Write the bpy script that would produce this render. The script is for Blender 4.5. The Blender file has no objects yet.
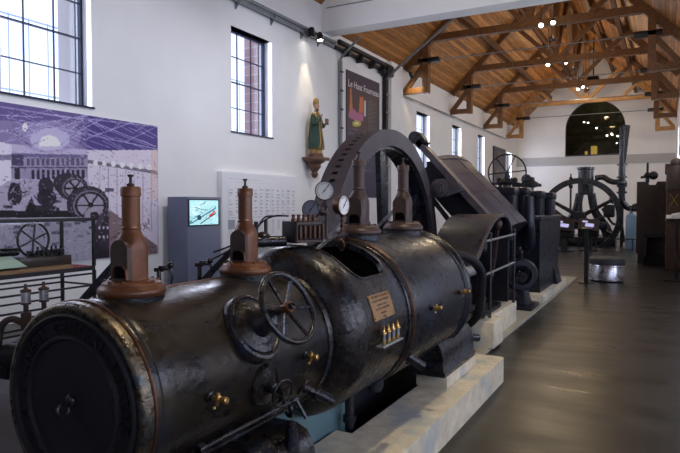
import bpy, bmesh, math, random
import numpy as np
from mathutils import Vector, Matrix, Euler
random.seed(7)
PI = math.pi
SC = bpy.context.scene
COL = SC.collection

# ------------------------------------------------------------------ materials
def nmat(name):
    m = bpy.data.materials.new(name); m.use_nodes = True
    nt = m.node_tree; nt.nodes.clear()
    out = nt.nodes.new('ShaderNodeOutputMaterial')
    p = nt.nodes.new('ShaderNodeBsdfPrincipled')
    nt.links.new(p.outputs[0], out.inputs[0])
    return m, nt, p

def mottled(name, c1, c2, rough=(.35, .6), metal=0., scale=8., bump=.0, detail=6., stretch=(1, 1, 1), c3=None, spec=.5, bscale=None, lo=.35, hi=.65):
    m, nt, p = nmat(name)
    N = nt.nodes.new; L = nt.links.new
    tc = N('ShaderNodeTexCoord'); mp = N('ShaderNodeMapping'); mp.inputs['Scale'].default_value = stretch
    L(tc.outputs['Object'], mp.inputs[0])
    n = N('ShaderNodeTexNoise'); n.inputs['Scale'].default_value = scale; n.inputs['Detail'].default_value = detail; n.inputs['Roughness'].default_value = .62
    L(mp.outputs[0], n.inputs['Vector'])
    r = N('ShaderNodeValToRGB'); r.color_ramp.elements[0].position = lo; r.color_ramp.elements[1].position = hi
    r.color_ramp.elements[0].color = (*c1, 1); r.color_ramp.elements[1].color = (*c2, 1)
    L(n.outputs[0], r.inputs[0])
    col = r.outputs[0]
    if c3:
        n2 = N('ShaderNodeTexNoise'); n2.inputs['Scale'].default_value = scale*.35; n2.inputs['Detail'].default_value = 3
        L(mp.outputs[0], n2.inputs['Vector'])
        r2 = N('ShaderNodeValToRGB'); r2.color_ramp.elements[0].position = .52; r2.color_ramp.elements[1].position = .66
        mx = N('ShaderNodeMixRGB'); L(n2.outputs[0], r2.inputs[0]); L(r2.outputs[0], mx.inputs[0]); L(col, mx.inputs[1]); mx.inputs[2].default_value = (*c3, 1)
        col = mx.outputs[0]
    L(col, p.inputs['Base Color'])
    mr = N('ShaderNodeMapRange'); mr.inputs[1].default_value = .3; mr.inputs[2].default_value = .7
    mr.inputs[3].default_value = rough[0]; mr.inputs[4].default_value = rough[1]
    L(n.outputs[0], mr.inputs[0]); L(mr.outputs[0], p.inputs['Roughness'])
    p.inputs['Metallic'].default_value = metal
    p.inputs['Specular IOR Level'].default_value = spec
    if bump:
        nb = N('ShaderNodeTexNoise'); nb.inputs['Scale'].default_value = bscale or scale*4; nb.inputs['Detail'].default_value = 4
        L(mp.outputs[0], nb.inputs['Vector'])
        b = N('ShaderNodeBump'); b.inputs['Strength'].default_value = bump; b.inputs['Distance'].default_value = .01
        L(nb.outputs[0], b.inputs['Height']); L(b.outputs[0], p.inputs['Normal'])
    return m

def plain(name, c, rough=.5, metal=0., emit=None, strength=1., spec=.5):
    m, nt, p = nmat(name)
    p.inputs['Base Color'].default_value = (*c, 1); p.inputs['Roughness'].default_value = rough
    p.inputs['Metallic'].default_value = metal; p.inputs['Specular IOR Level'].default_value = spec
    if emit:
        p.inputs['Emission Color'].default_value = (*emit, 1); p.inputs['Emission Strength'].default_value = strength
    return m

def glass(name, tint=(1, 1, 1), gloss=.08):
    m = bpy.data.materials.new(name); m.use_nodes = True; nt = m.node_tree; nt.nodes.clear()
    o = nt.nodes.new('ShaderNodeOutputMaterial'); t = nt.nodes.new('ShaderNodeBsdfTransparent'); g = nt.nodes.new('ShaderNodeBsdfGlossy')
    mx = nt.nodes.new('ShaderNodeMixShader'); fr = nt.nodes.new('ShaderNodeFresnel'); fr.inputs[0].default_value = 1.45
    ge = nt.nodes.new('ShaderNodeNewGeometry'); mr = nt.nodes.new('ShaderNodeMapRange'); mr.inputs[3].default_value = 1.45; mr.inputs[4].default_value = 1/1.45
    nt.links.new(ge.outputs['Backfacing'], mr.inputs[0]); nt.links.new(mr.outputs[0], fr.inputs[0])
    t.inputs[0].default_value = (*tint, 1); g.inputs['Roughness'].default_value = .03
    nt.links.new(fr.outputs[0], mx.inputs[0]); nt.links.new(t.outputs[0], mx.inputs[1]); nt.links.new(g.outputs[0], mx.inputs[2]); nt.links.new(mx.outputs[0], o.inputs[0])
    return m

def painted(name, rough=.5, emit=0.):
    m, nt, p = nmat(name)
    a = nt.nodes.new('ShaderNodeVertexColor'); a.layer_name = 'print'
    nt.links.new(a.outputs[0], p.inputs['Base Color']); p.inputs['Roughness'].default_value = rough
    if emit:
        nt.links.new(a.outputs[0], p.inputs['Emission Color']); p.inputs['Emission Strength'].default_value = emit
        p.inputs['Base Color'].default_value = (0, 0, 0, 1)
    return m

M = {}
M['wall'] = mottled('plaster_wall', (.84, .85, .85), (.88, .89, .89), (.75, .9), scale=1.2, bump=.12, bscale=30)
M['wall_grey'] = mottled('grey_plaster', (.45, .46, .46), (.50, .51, .51), (.75, .9), scale=1.2)
M['floor'] = mottled('polished_concrete', (.013, .013, .011), (.028, .027, .023), (.26, .46), scale=1.6, detail=9, bump=.07, bscale=6, stretch=(.6, 2.0, 1), c3=(.028, .029, .028), spec=.26)
M['concrete'] = mottled('plinth_concrete', (.52, .46, .34), (.70, .63, .48), (.75, .92), scale=9, detail=10, bump=.5, bscale=90, c3=(.40, .42, .40))
M['slab'] = mottled('slab_concrete', (.30, .28, .22), (.40, .37, .29), (.6, .8), scale=4, bump=.2)
M['pit'] = mottled('pit_concrete', (.05, .05, .05), (.08, .08, .08), (.8, .9))
M['iron'] = mottled('black_iron', (.005, .006, .010), (.015, .014, .018), (.20, .40), metal=.15, scale=9, spec=.5, bump=.22, bscale=40, c3=(.013, .018, .032), lo=.3, hi=.7)
M['iron_worn'] = mottled('worn_black_iron', (.005, .005, .008), (.024, .018, .015), (.16, .38), metal=.25, scale=16, spec=.5, bump=.32, bscale=45, c3=(.020, .027, .042))
M['iron_oily'] = mottled('oily_brown_iron', (.008, .007, .008), (.034, .024, .013), (.20, .42), metal=.4, scale=7, bump=.22, bscale=35, c3=(.013, .018, .028), stretch=(1, .6, 1))
M['iron_black'] = mottled('matt_black_iron', (.004, .004, .007), (.010, .010, .015), (.55, .75), metal=.0, scale=9, bump=.1, spec=.3)
M['iron_purple'] = mottled('purple_grey_iron', (.040, .032, .052), (.070, .058, .086), (.34, .55), metal=.2, scale=6, bump=.15, c3=(.030, .028, .048))
M['iron_wheel'] = mottled('flywheel_iron', (.055, .048, .060), (.090, .078, .094), (.35, .6), metal=.25, scale=6, bump=.1)
M['band'] = mottled('bare_steel_band', (.05, .042, .032), (.19, .155, .11), (.2, .40), metal=.9, scale=26, bump=.3, c3=(.05, .07, .09))
M['copper'] = mottled('dull_copper', (.055, .026, .014), (.13, .058, .030), (.32, .5), metal=.75, scale=20)
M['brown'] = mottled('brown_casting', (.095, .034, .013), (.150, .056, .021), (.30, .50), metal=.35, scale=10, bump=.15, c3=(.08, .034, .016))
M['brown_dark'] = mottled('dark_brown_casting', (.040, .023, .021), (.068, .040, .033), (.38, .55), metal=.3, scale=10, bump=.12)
M['rust'] = mottled('rusty_iron', (.028, .019, .015), (.060, .034, .023), (.6, .8), metal=.1, scale=7, bump=.3)
M['brass'] = mottled('brass', (.50, .30, .10), (.70, .47, .18), (.22, .38), metal=.95, scale=30)
M['brass_plate'] = mottled('brass_nameplate', (.26, .15, .07), (.38, .23, .11), (.35, .5), metal=.7, scale=60, bump=.4, bscale=150)
M['steel'] = mottled('polished_steel', (.34, .34, .37), (.48, .48, .52), (.22, .36), metal=1., scale=12)
M['steel_pipe'] = mottled('galvanised_steel', (.22, .24, .25), (.30, .32, .33), (.4, .55), metal=.6, scale=12)
M['teal'] = mottled('teal_painted_iron', (.07, .13, .145), (.10, .175, .19), (.5, .7), scale=6, bump=.1)
M['darkpipe'] = plain('dark_rail', (.03, .03, .035), .5, .3)
M['black'] = plain('black_paint', (.008, .008, .010), .45)
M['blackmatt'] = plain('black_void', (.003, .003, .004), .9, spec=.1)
M['glass'] = glass('clear_glass', (.95, .97, .97))
M['winglass'] = glass('window_glass', (.93, .95, 1.))
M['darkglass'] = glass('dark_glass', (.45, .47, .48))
M['frame'] = plain('window_frame', (.012, .016, .05), .4)
M['kiosk'] = mottled('kiosk_grey', (.15, .175, .26), (.16, .185, .27), (.4, .5), scale=3)
M['white'] = plain('white_board', (.84, .84, .87), .5)
M['paper'] = plain('paper', (.82, .85, .80), .6)
M['redcloth'] = mottled('red_cloth', (.35, .02, .04), (.42, .03, .05), (.8, .9), scale=40)
M['tan'] = mottled('tan_wood', (.34, .20, .09), (.44, .27, .13), (.5, .6), scale=8, stretch=(6, 1, 6))
M['darkwood'] = mottled('dark_wood', (.05, .03, .025), (.08, .05, .04), (.4, .5), scale=8, stretch=(6, 1, 6))
M['dial'] = plain('dial_white', (.74, .75, .73), .35)
M['dial_grey'] = plain('dial_grey', (.20, .21, .27), .35)
M['gold'] = mottled('old_gilding', (.22, .13, .04), (.42, .27, .10), (.35, .5), metal=.5, scale=40)
M['green'] = mottled('green_robe', (.006, .030, .016), (.012, .055, .03), (.4, .5), scale=30)
M['skin'] = plain('painted_flesh', (.50, .30, .20), .5)
M['bracket'] = mottled('carved_bracket', (.10, .045, .035), (.18, .095, .06), (.5, .6), scale=30, bump=.4)
M['lampglow'] = plain('lamp_glow', (1, 1, 1), .3, emit=(1., .93, .80), strength=30)
M['lampglow_far'] = plain('far_lamp_glow', (1, 1, 1), .3, emit=(1., .88, .62), strength=5)
M['brick'] = None

def wood(name, c1, c2, width=.12, rot=0., rough=.55, axis='Y'):
    m, nt, p = nmat(name); N = nt.nodes.new; L = nt.links.new
    tc = N('ShaderNodeTexCoord')
    sep = N('ShaderNodeSeparateXYZ'); L(tc.outputs['Object'], sep.inputs[0])
    # board index along the hall (Y)
    d = N('ShaderNodeMath'); d.operation = 'DIVIDE'; L(sep.outputs[axis], d.inputs[0]); d.inputs[1].default_value = width
    fl = N('ShaderNodeMath'); fl.operation = 'FLOOR'; L(d.outputs[0], fl.inputs[0])
    fr = N('ShaderNodeMath'); fr.operation = 'FRACT'; L(d.outputs[0], fr.inputs[0])
    wn = N('ShaderNodeTexWhiteNoise'); wn.noise_dimensions = '1D'; L(fl.outputs[0], wn.inputs['W'])
    mp = N('ShaderNodeMapping'); mp.inputs['Scale'].default_value = (.6, 9, .6) if axis == 'Y' else (9, .6, 9)
    L(tc.outputs['Object'], mp.inputs[0])
    n = N('ShaderNodeTexNoise'); n.inputs['Scale'].default_value = 3; n.inputs['Detail'].default_value = 5; L(mp.outputs[0], n.inputs['Vector'])
    ad = N('ShaderNodeMath'); ad.operation = 'MULTIPLY_ADD'; L(wn.outputs[0], ad.inputs[0]); ad.inputs[1].default_value = .45; L(n.outputs[0], ad.inputs[2])
    r = N('ShaderNodeValToRGB'); r.color_ramp.elements[0].position = .4; r.color_ramp.elements[1].position = .95
    r.color_ramp.elements[0].color = (*c1, 1); r.color_ramp.elements[1].color = (*c2, 1); L(ad.outputs[0], r.inputs[0])
    lt = N('ShaderNodeMath'); lt.operation = 'LESS_THAN'; L(fr.outputs[0], lt.inputs[0]); lt.inputs[1].default_value = .07
    mx = N('ShaderNodeMixRGB'); L(lt.outputs[0], mx.inputs[0]); L(r.outputs[0], mx.inputs[1]); mx.inputs[2].default_value = (c1[0]*.35, c1[1]*.35, c1[2]*.35, 1)
    L(mx.outputs[0], p.inputs['Base Color']); p.inputs['Roughness'].default_value = rough
    return m
M['ceil'] = wood('ceiling_boards', (.15, .055, .012), (.56, .25, .068), .085, axis='X')
M['iron_blue'] = mottled('blue_black_iron', (.004, .006, .014), (.012, .014, .028), (.24, .45), metal=.15, scale=8, bump=.2, bscale=40)
M['timber'] = mottled('truss_timber', (.095, .040, .013), (.185, .083, .027), (.5, .65), scale=4, stretch=(3, 3, 3))
M['timber_lit'] = mottled('lit_truss_timber', (.33, .17, .06), (.50, .28, .10), (.5, .65), scale=4)  # lamplight on the last truss put into its timber colour

def brickmat():
    m, nt, p = nmat('red_brick'); N = nt.nodes.new; L = nt.links.new
    tc = N('ShaderNodeTexCoord'); mp = N('ShaderNodeMapping'); mp.inputs['Rotation'].default_value = (0, PI/2, 0)
    L(tc.outputs['Object'], mp.inputs[0])
    b = N('ShaderNodeTexBrick'); b.inputs['Scale'].default_value = 2.4; b.inputs['Color1'].default_value = (.42, .26, .24, 1); b.inputs['Color2'].default_value = (.34, .20, .19, 1); b.inputs['Mortar'].default_value = (.5, .45, .42, 1)
    L(mp.outputs[0], b.inputs['Vector']); L(b.outputs[0], p.inputs['Base Color']); p.inputs['Roughness'].default_value = .9
    return m
M['brick'] = brickmat()

# ------------------------------------------------------------------ mesh helpers
ORG = {}
class MB:
    def __init__(s): s.bm = bmesh.new()
    def _add(s, verts, faces):
        vs = [s.bm.verts.new(v) for v in verts]
        for f in faces:
            try: s.bm.faces.new([vs[i] for i in f])
            except ValueError: pass
        return vs
    def box(s, c, size, rot=None, bevel=0., taper=None):
        b = bmesh.new(); bmesh.ops.create_cube(b, size=1)
        for v in b.verts:
            v.co = Vector((v.co.x*size[0], v.co.y*size[1], v.co.z*size[2]))
            if taper and v.co.z > 0: v.co.x *= taper; v.co.y *= taper
        if bevel: bmesh.ops.bevel(b, geom=b.edges[:], offset=bevel, segments=2, affect='EDGES', profile=.5)
        R = Euler(rot).to_matrix() if rot else Matrix.Identity(3)
        idx = {v: i for i, v in enumerate(b.verts)}
        s._add([R @ v.co + Vector(c) for v in b.verts], [[idx[v] for v in f.verts] for f in b.faces]); b.free(); return s
    def bx(s, x0, x1, y0, y1, z0, z1, bevel=0.):
        return s.box(((x0+x1)/2, (y0+y1)/2, (z0+z1)/2), (abs(x1-x0), abs(y1-y0), abs(z1-z0)), bevel=bevel)
    def beam(s, a, b, w, h, up=(0, 0, 1)):
        a = Vector(a); b = Vector(b); d = (b-a); L = d.length; d.normalize(); u = Vector(up)
        if abs(d.dot(u)) > .98: u = Vector((0, 1, 0))
        x = d.cross(u).normalized(); u2 = x.cross(d)
        vs = []
        for p in (a, b):
            for i, j in ((-1, -1), (1, -1), (1, 1), (-1, 1)): vs.append(p + x*i*w/2 + u2*j*h/2)
        s._add(vs, [(0, 1, 2, 3), (7, 6, 5, 4), (0, 4, 5, 1), (1, 5, 6, 2), (2, 6, 7, 3), (3, 7, 4, 0)]); return s
    def lathe(s, prof, o, axis=(0, 0, 1), seg=48, caps=True):
        """prof: (radius, distance along axis)"""
        o = Vector(o); a = Vector(axis).normalized(); u = a.orthogonal().normalized() if abs(a.z) < .99 else Vector((1, 0, 0)); v = a.cross(u)
        rings = []
        for r, h in prof:
            if r < 1e-6: rings.append([s.bm.verts.new(o+a*h)])
            else: rings.append([s.bm.verts.new(o + a*h + (u*math.cos(2*PI*k/seg) + v*math.sin(2*PI*k/seg))*r) for k in range(seg)])
        def face(l):
            try: s.bm.faces.new(l)
            except ValueError: pass
        for A, B in zip(rings, rings[1:]):
            if len(A) == 1 and len(B) == 1: continue
            for k in range(seg):
                k2 = (k+1) % seg
                if len(A) == 1: face([A[0], B[k2], B[k]])
                elif len(B) == 1: face([A[k], A[k2], B[0]])
                else: face([A[k], A[k2], B[k2], B[k]])
        if caps:
            if len(rings[0]) > 1: face(rings[0][::-1])
            if len(rings[-1]) > 1: face(rings[-1])
        return s
    def cyl(s, a, b, r, r2=None, seg=20):
        a = Vector(a); b = Vector(b); L = (b-a).length
        return s.lathe([(r, 0), (r if r2 is None else r2, L)], a, b-a, seg)
    def torus(s, c, n, R, r, seg=64, rs=12, sq=None):
        c = Vector(c); n = Vector(n).normalized(); u = n.orthogonal().normalized(); v = n.cross(u)
        V = []
        for i in range(seg):
            t = 2*PI*i/seg; d = u*math.cos(t) + v*math.sin(t)
            for j in range(rs):
                q = 2*PI*j/rs
                V.append(c + d*(R + r*math.cos(q)) + n*(r*math.sin(q)))
        F = [(i*rs+j, ((i+1) % seg)*rs+j, ((i+1) % seg)*rs+(j+1) % rs, i*rs+(j+1) % rs) for i in range(seg) for j in range(rs)]
        s._add(V, F); return s
    def ring(s, c, n, Ro, Ri, w, seg=72):
        """rectangular section ring"""
        return s.lathe([(Ri, -w/2), (Ro, -w/2), (Ro, w/2), (Ri, w/2), (Ri, -w/2)], c, n, seg, caps=False)
    def tube(s, pts, r, seg=10, smooth=0):
        P = [Vector(p) for p in pts]
        if smooth:
            Q = []
            for i in range(len(P)-1):
                p0 = P[max(i-1, 0)]; p1 = P[i]; p2 = P[i+1]; p3 = P[min(i+2, len(P)-1)]
                for k in range(smooth):
                    t = k/smooth
                    Q.append(.5*((2*p1) + (-p0+p2)*t + (2*p0-5*p1+4*p2-p3)*t*t + (-p0+3*p1-3*p2+p3)*t**3))
            Q.append(P[-1]); P = Q
        rr = r if isinstance(r, (list, tuple)) else None
        rings = []; n = None
        for i, p in enumerate(P):
            d = (P[min(i+1, len(P)-1)] - P[max(i-1, 0)]).normalized()
            if n is None: n = d.orthogonal().normalized()
            else: n = (n - d*n.dot(d)).normalized()
            b = d.cross(n)
            if rr:
                f = i/(len(P)-1)*(len(rr)-1); k = min(int(f), len(rr)-2); R = rr[k] + (rr[k+1]-rr[k])*(f-k)
            else: R = r
            rings.append([s.bm.verts.new(p + (n*math.cos(2*PI*k/seg) + b*math.sin(2*PI*k/seg))*R) for k in range(seg)])
        for A, B in zip(rings, rings[1:]):
            for k in range(seg): s.bm.faces.new([A[k], A[(k+1) % seg], B[(k+1) % seg], B[k]])
        s.bm.faces.new(rings[0][::-1]); s.bm.faces.new(rings[-1]); return s
    def prism(s, poly, vec, bevel=0):
        """poly: 3D points, extruded by vec"""
        n = len(poly); v = Vector(vec)
        P = [Vector(p) for p in poly]
        s._add(P + [p+v for p in P], [tuple(range(n))[::-1], tuple(range(n, 2*n))] + [(i, (i+1) % n, (i+1) % n+n, i+n) for i in range(n)]); return s
    def sheet(s, poly, vec, th):
        """open profile line extruded by vec with thickness th along its normals"""
        P = [Vector(p) for p in poly]; v = Vector(vec); off = []
        for i, p in enumerate(P):
            d = (P[min(i+1, len(P)-1)] - P[max(i-1, 0)]).normalized(); off.append(p + d.cross(v.normalized())*th)
        return s.prism(P + off[::-1], vec)
    def sphere(s, c, r, seg=16, sc=(1, 1, 1)):
        n = 10
        V = []; c = Vector(c)
        pr = [(math.sin(PI*k/n)*r, -math.cos(PI*k/n)*r) for k in range(n+1)]
        before = len(s.bm.verts)
        s.lathe([(max(a, 0) if 0 < i < n else 0, b) for i, (a, b) in enumerate(pr)], (0, 0, 0), (0, 0, 1), seg)
        s.bm.verts.ensure_lookup_table()
        for vv in s.bm.verts[before:]: vv.co = Vector((vv.co.x*sc[0], vv.co.y*sc[1], vv.co.z*sc[2])) + c
        return s
    def build(s, name, mat, parent=None, org=None, sharp=38):
        bm = s.bm
        bmesh.ops.recalc_face_normals(bm, faces=bm.faces[:])
        if parent is not None: o0 = ORG[parent.name]
        elif org is not None: o0 = Vector(org)
        else:
            xs = [v.co for v in bm.verts]
            o0 = Vector(((min(v.x for v in xs)+max(v.x for v in xs))/2, (min(v.y for v in xs)+max(v.y for v in xs))/2, min(v.z for v in xs)))
        for v in bm.verts: v.co -= o0
        for f in bm.faces: f.smooth = True
        for e in bm.edges:
            if len(e.link_faces) == 2: e.smooth = e.calc_face_angle(0) < math.radians(sharp)
        me = bpy.data.meshes.new(name); bm.to_mesh(me); bm.free()
        for mm in (mat if isinstance(mat, (list, tuple)) else [mat]): me.materials.append(M[mm] if isinstance(mm, str) else mm)
        ob = bpy.data.objects.new(name, me); COL.objects.link(ob)
        if parent is not None: ob.parent = parent
        else: ob.location = o0
        ORG[ob.name] = o0
        return ob

def tag(o, label=None, cat=None, group=None, kind=None):
    if label: o['label'] = label
    if cat: o['category'] = cat
    if group: o['group'] = group
    if kind: o['kind'] = kind
    return o
def thing(name, loc, label, cat, group=None):
    o = bpy.data.objects.new(name, None); COL.objects.link(o); o.location = loc; o.empty_display_size = .1
    ORG[o.name] = Vector(loc); return tag(o, label, cat, group)
def struct(mb, name, mat, parent=None): return tag(mb.build(name, mat, parent, org=(0, 0, 0) if parent is None else None), kind='structure')
def copy_tree(o, parent=None):
    c = o.copy(); COL.objects.link(c); c.parent = parent; ORG[c.name] = ORG[o.name]
    for ch in [x for x in list(COL.objects) if x.parent == o]: copy_tree(ch, c)
    return c
def bool_diff(ob, cutter):
    """cut a hole, bake the result, remove the cutter"""
    md = ob.modifiers.new('cut', 'BOOLEAN'); md.operation = 'DIFFERENCE'; md.solver = 'EXACT'; md.object = cutter
    bpy.context.view_layer.update()
    dg = bpy.context.evaluated_depsgraph_get(); me = bpy.data.meshes.new_from_object(ob.evaluated_get(dg))
    ob.modifiers.clear(); ob.data = me; bpy.data.objects.remove(cutter)
    b = bmesh.new(); b.from_mesh(me)
    for f in b.faces: f.smooth = True
    for ed in b.edges:
        if len(ed.link_faces) == 2: ed.smooth = ed.calc_face_angle(0) < math.radians(38)
    b.to_mesh(me); b.free()
    return ob
def arc(cx, cy, r, a0, a1, n):
    return [(cx + r*math.cos(math.radians(a0+(a1-a0)*k/n)), cy + r*math.sin(math.radians(a0+(a1-a0)*k/n))) for k in range(n+1)]
def text_mb(mb, txt, size, origin, ux, uy, depth=.003, align='LEFT', res=2):
    cu = bpy.data.curves.new('t', 'FONT'); cu.body = txt; cu.size = size; cu.align_x = align; cu.resolution_u = res; cu.extrude = depth/2
    o = bpy.data.objects.new('t', cu); COL.objects.link(o); bpy.context.view_layer.update()
    me = bpy.data.meshes.new_from_object(o.evaluated_get(bpy.context.evaluated_depsgraph_get()))
    ux = Vector(ux); uy = Vector(uy); uz = ux.cross(uy); O = Vector(origin)
    mb._add([O + ux*v.co.x + uy*v.co.y + uz*v.co.z for v in me.vertices], [tuple(p.vertices) for p in me.polygons])
    bpy.data.objects.remove(o); bpy.data.meshes.remove(me); bpy.data.curves.remove(cu)

# ------------------------------------------------------------------ little painter for the prints
class Canvas:
    def __init__(s, w, h, c): s.a = np.zeros((h, w, 3)); s.a[:] = c; s.w = w; s.h = h; s.Y, s.X = np.mgrid[0:h, 0:w]
    def poly(s, pts, c, al=1.):
        m = np.zeros((s.h, s.w), bool); n = len(pts)
        for i in range(n):
            x0, y0 = pts[i]; x1, y1 = pts[(i+1) % n]
            if y0 == y1: continue
            m ^= ((s.Y < y0) != (s.Y < y1)) & (s.X < (x1-x0)*(s.Y-y0)/(y1-y0)+x0)
        s.mix(m, c, al)
    def mix(s, m, c, al): s.a[m] = s.a[m]*(1-al) + np.array(c)*al
    def rect(s, x0, y0, x1, y1, c, al=1.): s.mix((s.X >= x0) & (s.X < x1) & (s.Y >= y0) & (s.Y < y1), c, al)
    def ell(s, cx, cy, rx, ry, c, al=1., ring=None):
        d = np.hypot((s.X-cx)/rx, (s.Y-cy)/ry); m = d < 1
        if ring: m &= d > 1-ring
        s.mix(m, c, al)
    def line(s, x0, y0, x1, y1, w, c, al=1.):
        L = math.hypot(x1-x0, y1-y0) or 1; t = np.clip(((s.X-x0)*(x1-x0)+(s.Y-y0)*(y1-y0))/L/L, 0, 1)
        s.mix(np.hypot(s.X-x0-t*(x1-x0), s.Y-y0-t*(y1-y0)) < w/2, c, al)
    def grad(s, y0, y1, c0, c1):
        t = np.clip((s.Y-y0)/(y1-y0), 0, 1)[..., None]; s.a[:] = np.array(c0)*(1-t) + np.array(c1)*t
    def get(s, x, y): return s.a[min(max(int(y), 0), s.h-1), min(max(int(x), 0), s.w-1)]
def lin(c): return [((v+.055)/1.055)**2.4 if v > .04 else v/12.92 for v in c]
def print_grid(name, P00, P10, P01, nx, ny, fn, mat, parent, emit=False):
    """flat printed sheet: P00 top-left, P10 top-right, P01 bottom-left; fn(u,v,point)->srgb"""
    P00, P10, P01 = map(Vector, (P00, P10, P01)); o0 = ORG[parent.name]
    V = []; C = []
    for j in range(ny+1):
        for i in range(nx+1):
            p = P00 + (P10-P00)*(i/nx) + (P01-P00)*(j/ny); V.append(p-o0); C.append((*lin(fn(i/nx, j/ny, p)), 1))
    F = [(j*(nx+1)+i, (j+1)*(nx+1)+i, (j+1)*(nx+1)+i+1, j*(nx+1)+i+1) for j in range(ny) for i in range(nx)]
    me = bpy.data.meshes.new(name); me.from_pydata(V, [], F)
    ca = me.color_attributes.new('print', 'FLOAT_COLOR', 'POINT'); ca.data.foreach_set('color', np.array(C, dtype=np.float32).ravel())
    me.materials.append(M[mat]); ob = bpy.data.objects.new(name, me); COL.objects.link(ob); ob.parent = parent; ORG[ob.name] = o0
    return ob
M['print'] = painted('printed_sheet', .45)
M['screen'] = painted('screen_picture', .3, emit=1.1)
#@@MORE
# ================================================================== SETTING
XL = -7.8; XR = .45; YB = 36.5; YG = 13.4; XN = 5.2; Y0 = -5.5; ZE = 6.2; RX = -3.7; RZ = 10.35
def wall_grid(mb, x0, x1, ys, zs, holes):
    """wall slab between x0..x1 split on ys/zs lines, leaving the holes out"""
    ys = sorted(ys); zs = sorted(zs)
    for a, b in zip(ys, ys[1:]):
        for c, d in zip(zs, zs[1:]):
            my, mz = (a+b)/2, (c+d)/2
            if any(h[0] < my < h[1] and h[2] < mz < h[3] for h in holes): continue
            mb.bx(x0, x1, a, b, c, d)
WIN = [(4.93, 6.37, 3.12, 5.26), (9.76, 11.19, 3.13, 5.26), (20.1, 21.45, 2.85, 4.97), (24.15, 25.4, 2.85, 4.97), (28.0, 29.2, 2.85, 4.97), (.6, 2.0, 3.12, 5.26), (33.9, 35.1, 2.85, 4.6)]
mb = MB()
wall_grid(mb, XL-.35, XL, [Y0, YB+.4] + [v for w in WIN for v in w[:2]], [0, 7.2] + [v for w in WIN for v in w[2:]], WIN)
# shallow pier where the hall changes bay
mb.bx(XL, XL+.16, 17.5, 18.45, 0, 6.15)
struct(mb, 'wall_left', 'wall')
labels_n = 0
for i, (a, b, c, d) in enumerate(WIN):
    xg = XL-.24
    g = struct(MB().bx(xg-.01, xg, a, b, c, d), 'window_%d' % (i+1), 'winglass')
    f = MB(); t = .036
    for y in (a+t/2, b-t/2): f.box((xg+.01, y, (c+d)/2), (.07 if b < 15 else .025, t, d-c))
    for z in (c+t/2, d-t/2): f.box((xg+.01, (a+b)/2, z), (.07, b-a-2*t, t))
    struct(f, 'window_frame', 'frame', g)
    f = MB()
    for k in (1, 2): f.box((xg+.01, a+(b-a)*k/3, (c+d)/2), (.03 if b < 15 else .008, .012, d-c-2*t))
    for k, w in ((1, .012), (2, .022), (3, .012)): f.box((xg+.01, (a+b)/2, c+(d-c)*k/4), (.05 if b < 15 else .012, b-a-2*t, w))
    struct(f, 'window_bars', 'frame', g)
    struct(MB().bx(XL-.2, XL+.03, a-.03, b+.03, c-.025, c+.004), 'window_sill', 'frame', g)
# floor with the flywheel pit and the pit under the front engine
holes = [(-3.5, -2.8, 5.2, 8.8)]
xs = sorted([XL-.3, XN+.3] + [v for h in holes for v in h[:2]]); ys = sorted([Y0, YB+.3] + [v for h in holes for v in h[2:]])
mb = MB()
for a, b in zip(xs, xs[1:]):
    for c, d in zip(ys, ys[1:]):
        if any(h[0] < (a+b)/2 < h[1] and h[2] < (c+d)/2 < h[3] for h in holes): continue
        mb.bx(a, b, c, d, -.2, 0)
struct(mb, 'floor', 'floor')
mb = MB(); mb.bx(-3.5, -2.8, 5.2, 8.8, -1.1, -1.0); mb.bx(-3.6, -3.5, 5.1, 8.9, -1.1, -.001); mb.bx(-2.8, -2.7, 5.1, 8.9, -1.1, -.001); mb.bx(-3.5, -2.8, 5.1, 5.2, -1.1, -.001); mb.bx(-3.5, -2.8, 8.8, 8.9, -1.1, -.001)
struct(mb, 'trim_2', 'pit')
# end wall with the arched opening
mb = MB(); mb.prism([(XL-.35, YB, 0), (XR+.35, YB, 0), (XR+.35, YB, ZE-.3), (RX, YB, RZ+.1), (XL-.35, YB, ZE-.3)], (0, .4, 0))
end = struct(mb, 'wall_back', 'wall')
ar = [(-5.1, 4.42), (-1.98, 4.42)] + arc(-3.54, 5.95, 1.56, 0, 180, 28)
cut = MB().prism([(x, YB-.2, z) for x, z in ar], (0, .9, 0)).build('cutter', 'wall', org=(0, 0, 0))
bool_diff(end, cut)
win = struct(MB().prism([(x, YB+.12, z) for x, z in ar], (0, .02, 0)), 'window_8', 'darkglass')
f = MB()
for (x0, z0), (x1, z1) in zip(ar[1:], ar[2:]): f.beam((x0, YB+.1, z0), (x1, YB+.1, z1), .06, .07, (0, 1, 0))
f.bx(-5.1, -1.98, YB+.07, YB+.13, 4.42, 4.5)
struct(f, 'window_frame', 'frame', win)
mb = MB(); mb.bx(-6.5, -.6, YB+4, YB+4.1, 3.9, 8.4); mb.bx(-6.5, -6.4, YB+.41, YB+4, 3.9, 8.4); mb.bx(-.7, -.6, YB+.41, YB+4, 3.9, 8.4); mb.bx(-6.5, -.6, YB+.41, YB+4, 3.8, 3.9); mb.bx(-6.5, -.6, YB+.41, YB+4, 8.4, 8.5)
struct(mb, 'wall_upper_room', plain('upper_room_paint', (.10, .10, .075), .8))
mb = MB(); mb.bx(XL, XR, YB-.12, YB, 3.93, 4.06)
struct(mb, 'trim_1', 'wall_grey')
mb = MB(); mb.prism([(XL, YB-.02, 4.06), (XR, YB-.02, 4.06), (XR, YB-.02, 4.42), (XL, YB-.02, 4.42)], (0, .02, 0)); struct(mb, 'trim_3', 'wall_grey')
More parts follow.
